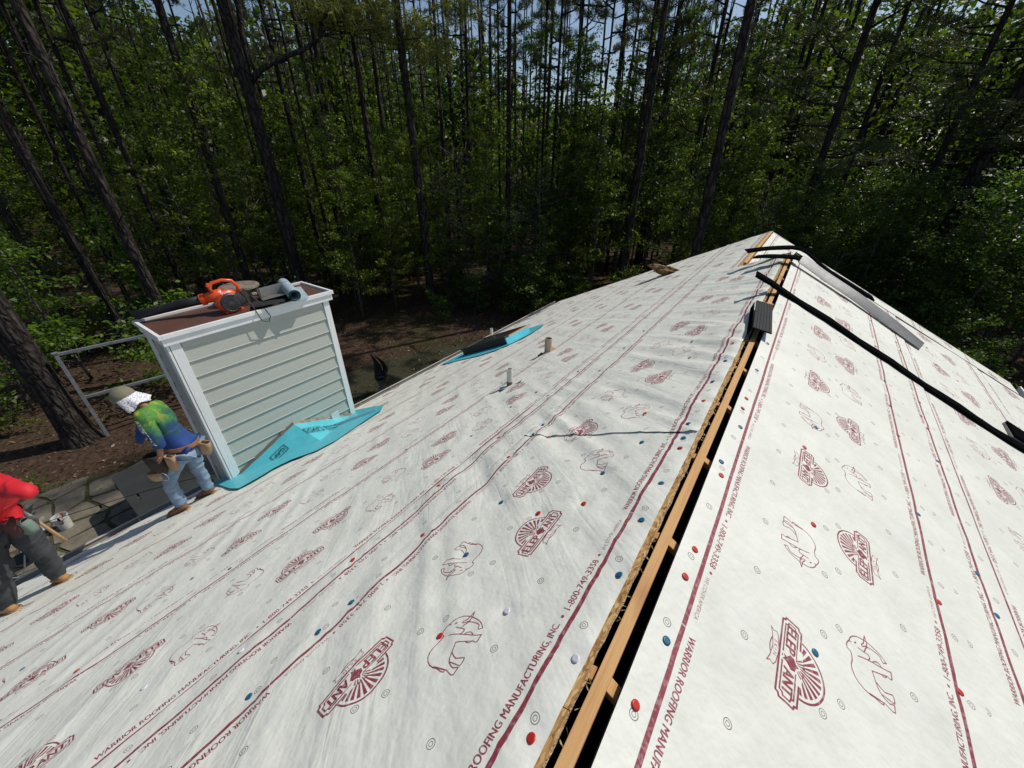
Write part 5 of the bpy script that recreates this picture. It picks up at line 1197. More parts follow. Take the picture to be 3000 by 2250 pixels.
# cap: dome, brim
hc = V3((-5.415, .48, -1.035)); fdir = V3((-.72, -.50, -.48)).normalized(); up_ = (V3((0, 0, 1)) - fdir * fdir.z).normalized(); sd_ = fdir.cross(up_)
mb = MB(); V = []; n1_, n2_ = 8, 18
for i in range(n1_ + 1):
    th = (math.pi / 2) * (i / n1_) * 1.12
    for j in range(n2_):
        ph = 2 * math.pi * j / n2_; V.append(hc + up_ * (.115 * math.cos(th)) + (fdir * math.cos(ph) * 1.12 + sd_ * math.sin(ph)) * .108 * math.sin(th))
mb.add(V, [(i * n2_ + j, i * n2_ + (j + 1) % n2_, (i + 1) * n2_ + (j + 1) % n2_, (i + 1) * n2_ + j) for i in range(n1_) for j in range(n2_)])
cap_o = mb.build('cap', M['cap_khaki'], p1, smooth=True)
mb = MB(); V = []; k_ = 11
for i in range(k_):
    ph = R(-75 + 150 * i / (k_ - 1)); c_, s_ = math.cos(ph), math.sin(ph)
    V += [hc + fdir * .112 * c_ + sd_ * .102 * s_ - up_ * .012, hc + fdir * (.112 * c_ + .10 * max(0, c_) ** .6) + sd_ * .100 * s_ - up_ * (.030 + .02 * abs(s_))]
V += [p - up_ * .006 for p in V]
m_ = 2 * k_; F = []
for i in range(k_ - 1): a = 2 * i; F += [(a, a + 1, a + 3, a + 2), (m_ + a, m_ + a + 2, m_ + a + 3, m_ + a + 1), (a + 1, m_ + a + 1, m_ + a + 3, a + 3)]
mb.add(V, F); mb.build('brim', M['cap_khaki'], cap_o, smooth=True)
# bandana hanging from the cap over neck and cheeks
mb = MB(); V = []; nr, nc = 8, 16
for i in range(nr):
    t = i / (nr - 1)
    for j in range(nc):
        ph = R(-88 + 176 * j / (nc - 1)); rr = .106 + .034 * t + .014 * math.sin(j * 1.7) * t
        back = -fdir * math.cos(ph) + sd_ * math.sin(ph)
        V.append(hc - up_ * (.01 + .145 * t + .02 * math.sin(j * .9) * t) + back * rr - fdir * .045 * t)
mb.add(V, [(i * nc + j, i * nc + j + 1, (i + 1) * nc + j + 1, (i + 1) * nc + j) for i in range(nr - 1) for j in range(nc - 1)]); bo = mb.build('bandana', M['bandana'], p1, smooth=True)
bo.modifiers.new('t', 'SOLIDIFY').thickness = .004
# belt and pouches
bc_ = hipc + V3((0, 0, .055)); bt = V3((-.1, .05, 1)).normalized()
def belt(parent, c, t, rx, ry, h, mat, a0=0):
    t = V3(t).normalized(); x = (lf - t * lf.dot(t)).normalized(); y = t.cross(x); mb = MB(); V = []; n = 28
    for i in range(n):
        a = 2 * math.pi * i / n
        for rr, zz in ((1, -h), (1, h), (1.06, h), (1.06, -h)): V.append(V3(c) + (x * math.cos(a) * rx + y * math.sin(a) * ry) * rr + t * zz)
    mb.add(V, [(i * 4 + k, i * 4 + (k + 1) % 4, ((i + 1) % n) * 4 + (k + 1) % 4, ((i + 1) % n) * 4 + k) for i in range(n) for k in range(4)]); return mb.build('tool_belt', mat, parent, smooth=False)
belt(p1, bc_, bt, .160, .154, .024, M['leather'])
def pouch(parent, c, w, d, h, mat, tilt=0.0, axis_=None, fill=None):
    x = (axis_ or lf).normalized(); z = V3((0, 0, 1)); y = z.cross(x); q = Matrix.Rotation(tilt, 3, y); c = V3(c); mb = MB(); V = []; n = 14
    rows = [(1.0, 0), (1.02, -.35), (.95, -.75), (.7, -1.0), (.0, -1.0)]
    for (k, zz) in rows:
        for i in range(n):
            a = 2 * math.pi * i / n; ca_, sa_ = math.cos(a), math.sin(a); e_ = .55
            px = math.copysign(abs(ca_) ** e_, ca_) * w / 2 * k; py = math.copysign(abs(sa_) ** e_, sa_) * d / 2 * k
            V.append(c + q @ (x * px + y * py + z * zz * h))
    mb.add(V, [(r_ * n + i, r_ * n + (i + 1) % n, (r_ + 1) * n + (i + 1) % n, (r_ + 1) * n + i) for r_ in range(len(rows) - 1) for i in range(n)])
    o = mb.build('pouch', mat, parent, smooth=True); m_ = o.modifiers.new('t', 'SOLIDIFY'); m_.thickness = .007
    if fill:
        for k in range(5):
            mb = MB(); a = c + q @ (x * (k - 2) * w * .15 + y * .01 - z * .06); mb.tube([a, a + q @ (z * .06 + x * .012 * (k % 3 - 1))], .009, 6); mb.build('tool', fill, o)
    return o
pouch(p1, (-5.20, .42, -1.70), .20, .13, .27, M['pouch_dark'], .15)
pouch(p1, (-5.23, .36, -1.93), .16, .08, .12, M['suede'], .15, fill=pmat('yellow_tool', (.5, .42, .02), (.4, .33, .02), 8, .5))
pouch(p1, (-5.02, .53, -1.70), .11, .07, .20, M['suede'], -.1)
pouch(p1, (-4.98, .86, -1.70), .12, .07, .18, M['suede'], -.2)
mb = MB(); mb.tube([V3((-5.03, .40, -1.93)) + V3((.815, .58, 0)) * .045 * math.cos(a) + V3((0, 0, .055 * math.sin(a))) for a in np.linspace(0, 6.283, 15)], .0045, 6); mb.build('wire_ring', M['alu'], p1, smooth=True)
# sleeve lettering pressed on to the shirt
def wrap_text(s, target, start, step, up, out, h, mat, parent):
    bv = BVHTree.FromPolygons([target.matrix_world @ v.co for v in target.data.vertices], [tuple(p.vertices) for p in target.data.polygons])
    mb = MB(); out = V3(out).normalized()
    for i, ch_ in enumerate(s):
        V, T = fit_text(ch_, 0, V3(step).length * .78, 0, h, .02); ex_ = V3(step).normalized(); ey_ = V3(up).normalized(); P = []
        for p in V:
            w = V3(start) + V3(step) * i + ex_ * float(p[0]) + ey_ * float(p[1]) + out * .35
            hit = bv.ray_cast(w, -out, .6); P.append(hit[0] + out * .004 if hit[0] is not None else w - out * .33)
        mb.add(P, [tuple(int(q) for q in t) for t in T])
    return mb.build('sleeve_lettering', mat, parent)
bpy.context.view_layer.update()
outv = -fh * .95 + V3((.2, 0, .25))
wrap_text('MAGELLAN', shirt, J['shN'] + V3((.03, .02, .02)) - fh * .05 + lf * .03, (J['elN'] - J['shN']) / 7.0, (-.815, -.58, .0), outv, .055, M['white_plastic'], p1)

# worker in red at the left edge --------------------------------------------
p2 = empty('person', (-4.95, -.84, -2.48), 'worker in red long sleeved shirt and charcoal jeans at the left edge', 'person')
J = {'pel': V3((-5.02, -.71, -1.62)), 'waist': V3((-5.02, -.69, -1.46)), 'chest': V3((-4.94, -.62, -1.24)), 'neck': V3((-4.99, -.64, -1.05)), 'head': V3((-5.06, -.68, -.88)), 'face': V3((-5.12, -.64, -.92)), 'nose': V3((-5.17, -.60, -.93)),
     'shR': V3((-4.72, -.53, -1.13)), 'elR': V3((-4.42, -.40, -1.15)), 'wrR': V3((-4.62, -.41, -1.22)), 'shL': V3((-5.14, -.72, -1.14)), 'elL': V3((-5.20, -.82, -1.36)), 'wrL': V3((-5.10, -.80, -1.58)),
     'hR': V3((-4.96, -.63, -1.68)), 'hL': V3((-5.03, -.78, -1.68)), 'knR': V3((-4.96, -.63, -2.10)), 'anR': V3((-5.00, -.66, -2.42)), 'knL': V3((-4.90, -.90, -2.02)), 'anL': V3((-4.90, -1.00, -2.38))}
E2 = [('pel', 'waist'), ('waist', 'chest'), ('chest', 'neck'), ('neck', 'head'), ('head', 'face'), ('face', 'nose'), ('chest', 'shR'), ('shR', 'elR'), ('elR', 'wrR'), ('chest', 'shL'), ('shL', 'elL'), ('elL', 'wrL'), ('pel', 'hR'), ('hR', 'knR'), ('knR', 'anR'), ('pel', 'hL'), ('hL', 'knL'), ('knL', 'anL')]
rad = {'pel': .095, 'waist': .085, 'chest': .085, 'neck': .055, 'head': .09, 'face': .055, 'nose': .014, 'shR': .050, 'elR': .04, 'wrR': .028, 'shL': .055, 'elL': .04, 'wrL': .028, 'hR': .085, 'hL': .085, 'knR': .055, 'knL': .055, 'anR': .042, 'anL': .042}
hand(J, E2, rad, 'wrR', (-.85, .0, -.30), (0, .3, 1), 'R', curl=(-.3, .8, .2)); hand(J, E2, rad, 'wrL', (.3, .1, -.9), (.3, .9, 0), 'L', curl=(.6, .2, 0))
body_part('body', skin_mesh(J, E2, rad, 'pel'), M['skin'], p2)
sJ = {k: J[k] for k in ('waist', 'chest', 'neck', 'shR', 'elR', 'shL', 'elL')}; sJ['hem'] = V3((-5.02, -.70, -1.55)); sJ['mid'] = J['waist'].lerp(J['chest'], .5); sJ['cR'] = J['elR'].lerp(J['wrR'], .8); sJ['cL'] = J['elL'].lerp(J['wrL'], .8)
sr = {'hem': .148, 'waist': .146, 'mid': .150, 'chest': .155, 'neck': .07, 'shR': .088, 'elR': .058, 'shL': .09, 'elL': .066, 'cR': .048, 'cL': .048}
sm = skin_mesh(sJ, [('hem', 'waist'), ('waist', 'mid'), ('mid', 'chest'), ('chest', 'neck'), ('chest', 'shR'), ('shR', 'elR'), ('elR', 'cR'), ('chest', 'shL'), ('shL', 'elL'), ('elL', 'cL')], sr, 'waist', 3); folds(sm, .020, 15, 8)
body_part('shirt', sm, M['red_shirt'], p2)
tJ = {'pel': J['pel'], 'hR': J['hR'], 'hL': J['hL'], 'thR': J['hR'].lerp(J['knR'], .5), 'thL': J['hL'].lerp(J['knL'], .5), 'knR': J['knR'], 'knL': J['knL'], 'caR': J['knR'].lerp(J['anR'], .5), 'caL': J['knL'].lerp(J['anL'], .5), 'anR': J['anR'], 'anL': J['anL']}
tr = {'pel': .140, 'hR': .105, 'hL': .105, 'thR': .094, 'thL': .094, 'knR': .078, 'knL': .078, 'caR': .074, 'caL': .074, 'anR': .072, 'anL': .072}
tm = skin_mesh(tJ, [('pel', 'hR'), ('hR', 'thR'), ('thR', 'knR'), ('knR', 'caR'), ('caR', 'anR'), ('pel', 'hL'), ('hL', 'thL'), ('thL', 'knL'), ('knL', 'caL'), ('caL', 'anL')], tr, 'pel', 3); folds(tm, .016, 20, 9)
body_part('jeans', tm, M['dark_jeans'], p2)
boot(p2, LP(-.72, 5.66, .012), LP(-.60, 5.44, .012), J['anR'] - V3((0, 0, .05)), M['boot_tan']); boot(p2, LP(-1.06, 5.56, .012), LP(-.94, 5.34, .012), J['anL'] - V3((0, 0, .05)), M['boot_tan'])
# hair
mb = blob(J['head'] + V3((0, -.01, .03)), .108, 6, (1, 1, .95), n=10, rough=.08); mb.build('hair', pmat('dark_hair', (.012, .009, .007), (.02, .015, .01), 30, .6, bs=.5), p2, smooth=True)
belt(p2, V3((-5.02, -.70, -1.57)), (.25, .12, 1), .165, .160, .035, M['pouch_maroon'])
pouch(p2, (-4.84, -.65, -1.51), .13, .08, .17, M['pouch_maroon'], -.2, V3((.8, .55, 0)), fill=M['red_plastic'])
pouch(p2, (-4.82, -.58, -1.57), .12, .085, .15, pmat('sage_pouch', (.17, .23, .19), (.12, .17, .14), 10, .85), -.2, V3((.8, .55, 0)))
pouch(p2, (-4.90, -.88, -1.56), .20, .10, .22, M['pouch_maroon'], -.1, V3((.7, .6, 0)), fill=M['orange'])
hm = empty('hammer', (-4.6, -.45, -1.5), 'wooden handled hammer hanging from the red shirted worker\'s belt', 'hammer')
h0, h1 = V3((-4.66, -.50, -1.50)), V3((-4.56, -.43, -1.80))
mb = MB(); mb.tube([h0, h0.lerp(h1, .5), h1], [.013, .015, .018], 8, flat=.75); mb.build('handle', M['handle_wood'], hm, smooth=True)
mb = MB(); mb.tube([h0 + V3((-.07, -.02, .05)), h0 + V3((-.03, -.01, .03)), h0 + V3((0, 0, .01)), h0 + V3((.05, .03, .0))], [.006, .014, .019, .016], 8); mb.tube([h0 + V3((.05, .03, 0)), h0 + V3((.075, .045, -.002))], .021, 10); mb.build('head', M['galv'], hm, smooth=False)
# ------------------------------------------------------------------ trees
def needles(name, tufts, length, count, mat, seed):
    """tufts: (point, direction); each a spray of thin blades"""
    r = np.random.default_rng(seed); n = len(tufts) * count
    P = np.repeat(np.array([t[0] for t in tufts], float), count, 0); D = np.repeat(np.array([t[1] for t in tufts], float), count, 0)
    D = D + r.normal(size=(n, 3)) * .75; D /= np.linalg.norm(D, axis=1)[:, None]
    s = r.normal(size=(n, 3)); s -= D * (s * D).sum(1)[:, None]; s /= np.linalg.norm(s, axis=1)[:, None]
    L = length * r.uniform(.6, 1.2, n); P = P + r.normal(size=(n, 3)) * length * .25
    w = (length * .055) * r.uniform(.7, 1.3, n)
    tip = P + D * L[:, None]; tip[:, 2] -= L * .15
    V = np.stack([P - s * w[:, None], P + s * w[:, None], tip], 1).reshape(-1, 3)
    me = bpy.data.meshes.new(name); me.vertices.add(3 * n); me.vertices.foreach_set('co', V.astype(np.float32).ravel())
    me.loops.add(3 * n); me.loops.foreach_set('vertex_index', np.arange(3 * n, dtype=np.int32)); me.polygons.add(n)
    me.polygons.foreach_set('loop_start', np.arange(0, 3 * n, 3, dtype=np.int32)); me.polygons.foreach_set('loop_total', np.full(n, 3, np.int32))
    me.update(calc_edges=True); at = me.attributes.new('tint', 'FLOAT', 'FACE'); at.data.foreach_set('value', np.repeat(r.random(len(tufts)), count).astype(np.float32))
    me.materials.append(mat); return me
def mesh_of(mb, name, mat, smooth=True):
    o = mb.build(name, mat, smooth=smooth); me = o.data; bpy.data.objects.remove(o); return me
def trunk_path(h, rr, wob, n=12):
    ax, ay, p1_, p2_ = rr.uniform(-wob, wob), rr.uniform(-wob, wob), rr.random() * 6, rr.random() * 6
    return [V3((ax * math.sin(p1_ + 2.2 * i / n) - ax * math.sin(p1_), ay * math.sin(p2_ + 1.7 * i / n) - ay * math.sin(p2_), h * i / n)) for i in range(n + 1)]
def at_h(path, h, z):
    n = len(path) - 1; f = min(max(z / h * n, 0), n - .001); i = int(f); return path[i].lerp(path[i + 1], f - i)
def make_pine(seed, h=22.0, d=.34, base=9.0, step=(.55, 1.15)):
    rr = random.Random(seed); path = trunk_path(h, rr, .35)
    mb = MB(); n = len(path) - 1
    P = [path[0] + V3((0, 0, -.4)), path[0] + V3((0, 0, .12))] + path[1:]
    rad = [d * .85, d * .66] + [d * .5 * (1 - .80 * (i / n) ** 1.2) for i in range(1, n + 1)]
    mb.tube(P, rad, 10)
    tufts = []
    for k in range(rr.randint(7, 12)):               # dead stubs and bare limbs on the lower trunk
        z = rr.uniform(4.5, base); a = rr.random() * 6.283; L = rr.uniform(.25, 1.5); b = at_h(path, h, z); dd = V3((math.cos(a), math.sin(a), rr.uniform(-.1, .4)))
        m_ = b + dd * L * .6 + V3((0, 0, rr.uniform(-.1, .15))); mb.tube([b, m_, m_ + V3((dd.x * .4, dd.y * .4, rr.uniform(-.1, .3))) * L], [.022, .013, .004], 4, cap=False)
    z = base
    while z < h - .3:
        t = (z - base) / (h - base); L = (1 - t) ** .7 * rr.uniform(1.8, 3.6) + .5; a = rr.random() * 6.283
        b = at_h(path, h, z); rise = .12 + .5 * t; dd = V3((math.cos(a), math.sin(a), rise + rr.uniform(-.12, .12)))
        pts = [b, b + dd * L * .4 + V3((0, 0, -.05 * L)), b + dd * L * .75, b + dd * L + V3((0, 0, .10 * L))]
        mb.tube(pts, [.045 * (1 - t) + .015, .03 * (1 - t) + .010, .014, .005], 5, cap=False)
        for q in range(int(5 + L * 4)):
            s = rr.uniform(.35, 1.0); c = b + dd * L * s; sd_ = V3((-dd.y, dd.x, 0)) * rr.choice((-1, 1)); l2 = rr.uniform(.25, .9) * (1.2 - s * .6)
            e = c + (sd_ * .8 + dd * .6 + V3((0, 0, rr.uniform(-.05, .35)))) * l2
            if q % 2 == 0: mb.tube([c, c.lerp(e, .5) + V3((0, 0, -.03)), e], [.009, .006, .003], 3, cap=False)
            nd = (e - c).normalized()
            for w_ in (.55, .8, 1.0): tufts.append((tuple(c.lerp(e, w_)), tuple(nd + V3((0, 0, .25)))))
        z += rr.uniform(*step)
    return mesh_of(mb, 'pine_trunk', M['bark']), needles('pine_crown', tufts, .28, 10, M['needle'], seed)
def make_sapling(seed, h, spread, nleaf, leaf, mat, base=.18, twig=1.0):
    rr = random.Random(seed); path = trunk_path(h, rr, .45, 10); mb = MB(); r0 = .012 * h / 2 + .022
    mb.tube([path[0] - V3((0, 0, .2))] + path[1:], [r0] + [r0 * (1 - .85 * i / 10) for i in range(1, 11)], 6)
    ends = []
    nb_ = int(h * 5.0)
    for k in range(nb_):
        t = base + (1 - base) * (k + rr.random()) / nb_; b = at_h(path, h, h * t); a = rr.random() * 6.283
        L = spread * (1.05 - .75 * t) * rr.uniform(.55, 1.15); dd = V3((math.cos(a), math.sin(a), rr.uniform(.05, .6)))
        m_ = b + dd * L * .5 + V3((0, 0, .05)); e = m_ + (dd + V3((rr.uniform(-.4, .4), rr.uniform(-.4, .4), rr.uniform(-.25, .15)))) * L * .5
        mb.tube([b, m_, e], [r0 * .32 * (1.1 - t), r0 * .2 * (1.1 - t), .003], 4, cap=False); ends.append((b, m_, e, L))
        for q in range(2):
            c = b.lerp(m_, rr.random()) if q else m_.lerp(e, rr.random() * .6); e2_ = c + V3((rr.uniform(-.5, .5), rr.uniform(-.5, .5), rr.uniform(-.1, .35))) * L * .7
            mb.tube([c, e2_], [.006, .002], 3, cap=False); ends.append((c, c.lerp(e2_, .5), e2_, L * .5))
    g = np.random.default_rng(seed); pts = []
    wts = np.array([e[3] for e in ends]); wts /= wts.sum(); ch_ = g.choice(len(ends), nleaf, p=wts)
    for i in ch_:
        b, m_, e, L = ends[i]; t = min(1.12, g.uniform(.35, 1.3)); c = b.lerp(m_, min(1, t * 2)) if t < .5 else m_.lerp(e, (t - .5) * 2)
        pts.append((c.x + g.normal() * .11, c.y + g.normal() * .11, c.z + g.normal() * .07))
    return mesh_of(mb, 'sapling_trunk', M['bark_thin']), leafmesh('sapling_crown', pts, leaf, mat, seed, up=.5, asp=.55)
def make_bare(seed, h, spread):
    rr = random.Random(seed); mb = MB(); path = trunk_path(h, rr, .3, 8); mb.tube(path, [.03 * (1 - .8 * i / 8) for i in range(9)], 5)
    mb2 = MB()
    for k in range(34):
        b = at_h(path, h, h * rr.uniform(.15, 1)); a = rr.random() * 6.28; L = spread * rr.uniform(.4, 1); dd = V3((math.cos(a), math.sin(a), rr.uniform(.1, .7)))
        m_ = b + dd * L * .5; e = m_ + (dd + V3((rr.uniform(-.5, .5), rr.uniform(-.5, .5), rr.uniform(-.3, .3)))) * L * .5; mb2.tube([b, m_, e], [.010, .007, .002], 3, cap=False)
        for q in range(3):
            c = m_.lerp(e, rr.random()); mb2.tube([c, c + V3((rr.uniform(-.4, .4), rr.uniform(-.4, .4), rr.uniform(-.2, .4)))], [.004, .0015], 3, cap=False)
    return mesh_of(mb, 'bare_trunk', M['bare']), mesh_of(mb2, 'bare_branches', M['bare'])
PINES = [make_pine(100 + i, 22 + i % 3, .34, (10.5, 12.5, 11.5, 13.5)[i % 4]) for i in range(4)]
PINES += [make_pine(120, 22, .34, 5.5, (.32, .62)), make_pine(121, 23, .34, 7.0, (.32, .62)), make_pine(122, 23, .34, 17.0)]
SAPS = [make_sapling(200, 8.0, 2.2, 5600, .108, M['leaf']), make_sapling(201, 6.0, 2.0, 3900, .10, M['leaf_dark']), make_sapling(202, 10.5, 2.4, 6400, .115, M['leaf']), make_sapling(203, 4.2, 1.7, 2400, .11, M['leaf_bright'], .08), make_sapling(204, 12.0, 2.8, 7400, .12, M['leaf_dark'], .25)]
SHR = [make_sapling(210, 2.2, 1.3, 1500, .10, M['leaf_bright'], .05), make_sapling(211, 1.6, 1.1, 1200, .09, M['leaf'], .05), make_sapling(212, 2.0, 1.2, 1500, .09, M['leaf_dark'], .05)]  # last bush is dark leaved, painting in the shade at the right
BARE = [make_bare(220, 5.0, 1.6), make_bare(221, 3.0, 1.4)]
def where(x, y):
    a = math.degrees(math.atan2(x, y)); D = math.hypot(x, y)
    for lim, t in ((-84, 'at the left edge of the picture'), (-76, 'above the red shirted worker'), (-68, 'left of the chimney'), (-60, 'behind the chimney'), (-52, 'right of the chimney'), (-44, 'beyond the lawn'), (-36, 'behind the skylight'), (-28, 'in the middle of the picture'), (-20, 'right of the picture middle'), (-12, 'left of the roof peak'), (-4, 'behind the roof peak'), (5, 'right of the roof peak'), (400, 'at the right edge of the picture')):
        if a < lim: break
    return t + (', front row' if D < 24 else ', second row' if D < 28 else ', third row' if D < 33 else ', far back')
def plant(name, meshes, x, y, s, rot, label, cat, group, parts=('trunk', 'crown'), sxy=None, lean=(0, 0), z=None):
    o = empty(name, (x, y, gz(x, y) if z is None else z), label, cat, group); o.rotation_euler = (lean[0], lean[1], rot); o.scale = (sxy or s, sxy or s, s)
    for pn_, me in zip(parts, meshes):
        c = link(pn_, me, o)
    return o
TR = [(-16.6, 3.4, .36), (-22.2, 5.6, .25), (-19.6, 7.3, .33), (-24.3, 11.7, .2), (-21.7, 12.2, .31), (-19.4, 12.2, .28), (-20.0, 13.1, .3), (-25.6, 4.2, .18), (-26.9, 7.6, .23), (-19.7, 2.7, .19), (-29.6, 4.1, .22), (-23.5, 15.1, .3), (-17.5, 13.3, .35), (-20.9, 17.0, .29), (-15.0, 13.9, .4), (-20.8, 21.5, .3), (-19.6, 22.6, .28), (-13.5, 18.6, .31), (-23.0, 35.1, .2), (-21.3, 33.8, .2), (-17.6, 29.1, .24), (-18.7, 33.0, .21), (-12.5, 23.9, .3), (-16.3, 32.1, .23), (-15.1, 32.6, .25), (-13.4, 31.2, .26), (-8.9, 24.4, .32), (-7.0, 19.8, .38), (-9.6, 29.5, .27), (-10.9, 31.1, .29), (-9.2, 28.5, .33), (-3.5, 18.7, .44), (-6.5, 27.2, .33), (-2.6, 28.9, .31), (-.4, 24.0, .37), (3.9, 27.0, .33), (5.5, 29.0, .60), (7.2, 31.5, .36), (.9, 29.5, .31)]
LAB = {0: 'dark pine trunk rising behind the frame, left of the chimney', 2: 'dark pine trunk straight behind the chimney top', 14: 'thick pine trunk nearest beyond the far end of the lawn', 17: 'straight dark pine seen just left of the picture centre', 31: 'thick leaning looking pine directly behind the far roof peak', 27: 'pine with thick trunk left of the roof peak', 36: 'thickest dark pine at the far right edge'}
rt_ = random.Random(5)
for i, (x, y, d) in enumerate(TR):
    k = 6 if i in (12, 14, 17) else i % 4 if (x < -11 or y < 23) else 4 + i % 2
    plant('pine_tree', PINES[k], x, y, rt_.uniform(.92, 1.12), rt_.random() * 6.28, LAB.get(i, ('thick' if d > .3 else 'thin') + ' straight pine trunk ' + where(x, y)), 'tree', 'tall pines of the wood', sxy=d / .34, lean=(rt_.uniform(-.012, .012), rt_.uniform(-.012, .012)))
# random pines farther back
cnt = 0
while cnt < 34:
    az = R(rt_.uniform(-97, 24)); D = rt_.uniform(30, 62); x, y = D * math.sin(az), D * math.cos(az)
    if az > R(8) and D < 34: continue
    plant('pine_tree', PINES[rt_.randrange(4) if az < R(-14) else 4 + cnt % 2], x, y, rt_.uniform(.85, 1.1), rt_.random() * 6.28, 'slender distant pine ' + where(x, y), 'tree', 'far pines of the wood', sxy=rt_.uniform(.5, .95)); cnt += 1
# slender trunks filling the wood
cnt = 0
while cnt < 54:
    az = R(rt_.uniform(-95, 0)); D = rt_.uniform(21, 36); x, y = D * math.sin(az), D * math.cos(az)
    plant('pine_tree', PINES[rt_.randrange(4)], x, y, rt_.uniform(.85, 1.05), rt_.random() * 6.28, 'slender dark young pine ' + where(x, y), 'tree', 'slender pines of the wood', sxy=rt_.uniform(.30, .62), lean=(rt_.uniform(-.02, .02), rt_.uniform(-.02, .02))); cnt += 1
# the big leaning-looking trunk at the left, close by
mb = MB(); rr = random.Random(3); pth = [V3((0, 0, -.3)), V3((0, 0, .05)), V3((0, 0, .35)), V3((.0, .0, 1.2)), V3((.03, .02, 3)), V3((.05, .05, 6)), V3((.0, .1, 10)), V3((.1, .1, 15)), V3((.1, .2, 21))]
mb.tube(pth, [.50, .42, .34, .29, .27, .25, .22, .17, .06], 18)
bt_ = empty('pine_tree', (-14.4, .1, ZG), 'thick furrowed pine trunk nearest the patio at the left edge', 'tree', 'tall pines of the wood')
link('trunk', mesh_of(mb, 'pine_trunk', M['bark']), bt_); link('crown', PINES[0][1], bt_)
# pine with the bent limb and hanging olive needles
lt = empty('pine_tree', (-17.9, 8.8, ZG), 'pine with curved side limb carrying a sunlit olive needle spray', 'tree', 'tall pines of the wood'); o_ = V3((-17.9, 8.8, ZG))
mb = MB(); mb.tube([V3((.1, -.15, -.3)), V3((.08, -.12, .2)), V3((.05, -.08, 3)), V3((-.02, .02, 6)), V3((0, -.02, 8.9)), V3((-.02, -.06, 9.3)), V3((-.02, -.05, 10.6)), V3((-.05, -.05, 12)), V3((0, 0, 17)), V3((0, 0, 22))], [.34, .26, .235, .22, .21, .225, .20, .18, .12, .04], 14)
limb = [V3(p) - o_ for p in ((-17.9, 8.85, 3.45), (-17.68, 9.24, 3.87), (-17.37, 9.87, 4.26), (-16.96, 10.71, 4.61), (-16.69, 11.25, 4.95), (-16.6, 11.45, 5.5), (-16.35, 11.95, 6.1))]
mb.tube(limb, [.12, .095, .085, .075, .065, .055, .03], 9)
mb.tube([V3((0, .1, 9.1)), V3((.1, .25, 10.4)), V3((.2, .4, 11.6)), V3((.3, .6, 14))], [.11, .10, .09, .04], 8)
tf = []; rr = random.Random(12)
FOL = [(-16.62, 11.39, 5.76), (-16.22, 12.21, 5.86), (-15.95, 12.76, 5.62), (-15.6, 13.49, 5.49), (-15.29, 14.1, 5.22), (-14.97, 14.77, 5.06), (-14.69, 15.32, 4.93), (-15.77, 13.14, 6.08), (-16.4, 11.85, 5.51), (-16.2, 12.2, 6.3), (-15.4, 13.6, 6.2), (-15.2, 14.3, 5.7), (-14.42, 15.89, 6.5), (-14.17, 16.38, 6.5), (-16.9, 10.9, 6.2)]
for f_ in FOL:
    c = V3(f_) - o_
    st_ = limb[4].lerp(limb[5], rr.random()); mb.tube([st_, st_.lerp(c, .5) + V3((0, 0, -.12)), c], [.022, .014, .006], 5, cap=False)
    for k in range(26):
        e = c + V3((rr.gauss(0, .42), rr.gauss(0, .42), rr.gauss(0, .24)))
        if k % 3 == 0: mb.tube([c, c.lerp(e, .5) + V3((0, 0, -.04)), e], [.010, .007, .003], 3, cap=False)
        tf.append((tuple(e), (rr.uniform(-.3, .6), rr.uniform(-.2, .7), rr.uniform(-.5, .3))))
link('trunk', mesh_of(mb, 'pine_trunk', M['bark']), lt); link('crown', PINES[1][1], lt); link('needle_spray', needles('needle_spray', tf, .30, 22, M['needle_sunlit'], 77), lt)

# understory
def inside_house(x, y): return (x > -8.2 and -4 < y < 14.5)
cnt = 0; PL = []
while cnt < 104:
    az = R(rt_.uniform(-98, 22)); D = 20.5 + 15 * rt_.random(); x, y = D * math.sin(az), D * math.cos(az)
    if inside_house(x, y) or (az > R(2) and D < 21): continue
    if -15.5 < x < -6 and y < 17 and D < 19.5: continue
    if any((x - a) ** 2 + (y - b) ** 2 < 1.2 for a, b in PL): continue
    PL.append((x, y)); k = rt_.choice((0, 0, 1, 2, 2, 4, 1, 0)); s = rt_.uniform(.75, 1.15)
    if az < R(-80) and D < 26: s *= .8
    if az > R(-2): k = 1; s = min(s, 1.0)  # dark leaved kind only, shade on this side painted by leaf colour
    plant('understory_tree', SAPS[k], x, y, s, rt_.random() * 6.28, ('light leafy tree ', 'low dark leafy tree ', 'tall light leafy tree ', 'bright bushy tree ', 'tall dark leafy tree ')[k] + where(x, y), 'tree', 'understory trees'); cnt += 1
spec = [(-12.8, 20.5, 4, 1.0, 'dense dark green tree in the middle of the picture beyond the lawn'), (-11.0, 21.5, 4, .92, 'dense leafy tree right of the picture centre, behind the skylight'), (-10.0, 18.8, 1, 1.05, 'low dark leafy tree just beyond the far roof eave'), (-18.8, 1.2, 3, 1.25, 'bright green leafy shrub tree at the left edge behind the thick pine'), (-20.5, 3.6, 3, 1.2, 'bright green leafy shrub tree behind the metal frame'), (-17.6, -.4, 3, 1.05, 'bright green bush at the far left edge of the wood'), (-15.8, 10.2, 0, .95, 'light leafy tree right behind the chimney'), (-15.4, 11.9, 0, .75, 'small light leafy tree at the right of the chimney'), (-12.6, 16.8, 1, .8, 'low dark leafy tree at the back of the lawn, left one'), (-9.6, 16.4, 1, .75, 'low dark leafy tree at the back of the lawn, right one'), (-14.6, 14.8, 1, .7, 'low dark leafy tree between the chimney and the sculpture'), (-2.8, 21.0, 0, 1.0, 'leafy tree entwined with the trunk behind the roof peak')]
for x, y, k, s, lab in spec: plant('leafy_tree', SAPS[k], x, y, s, rt_.random() * 6.28, lab, 'tree', None)
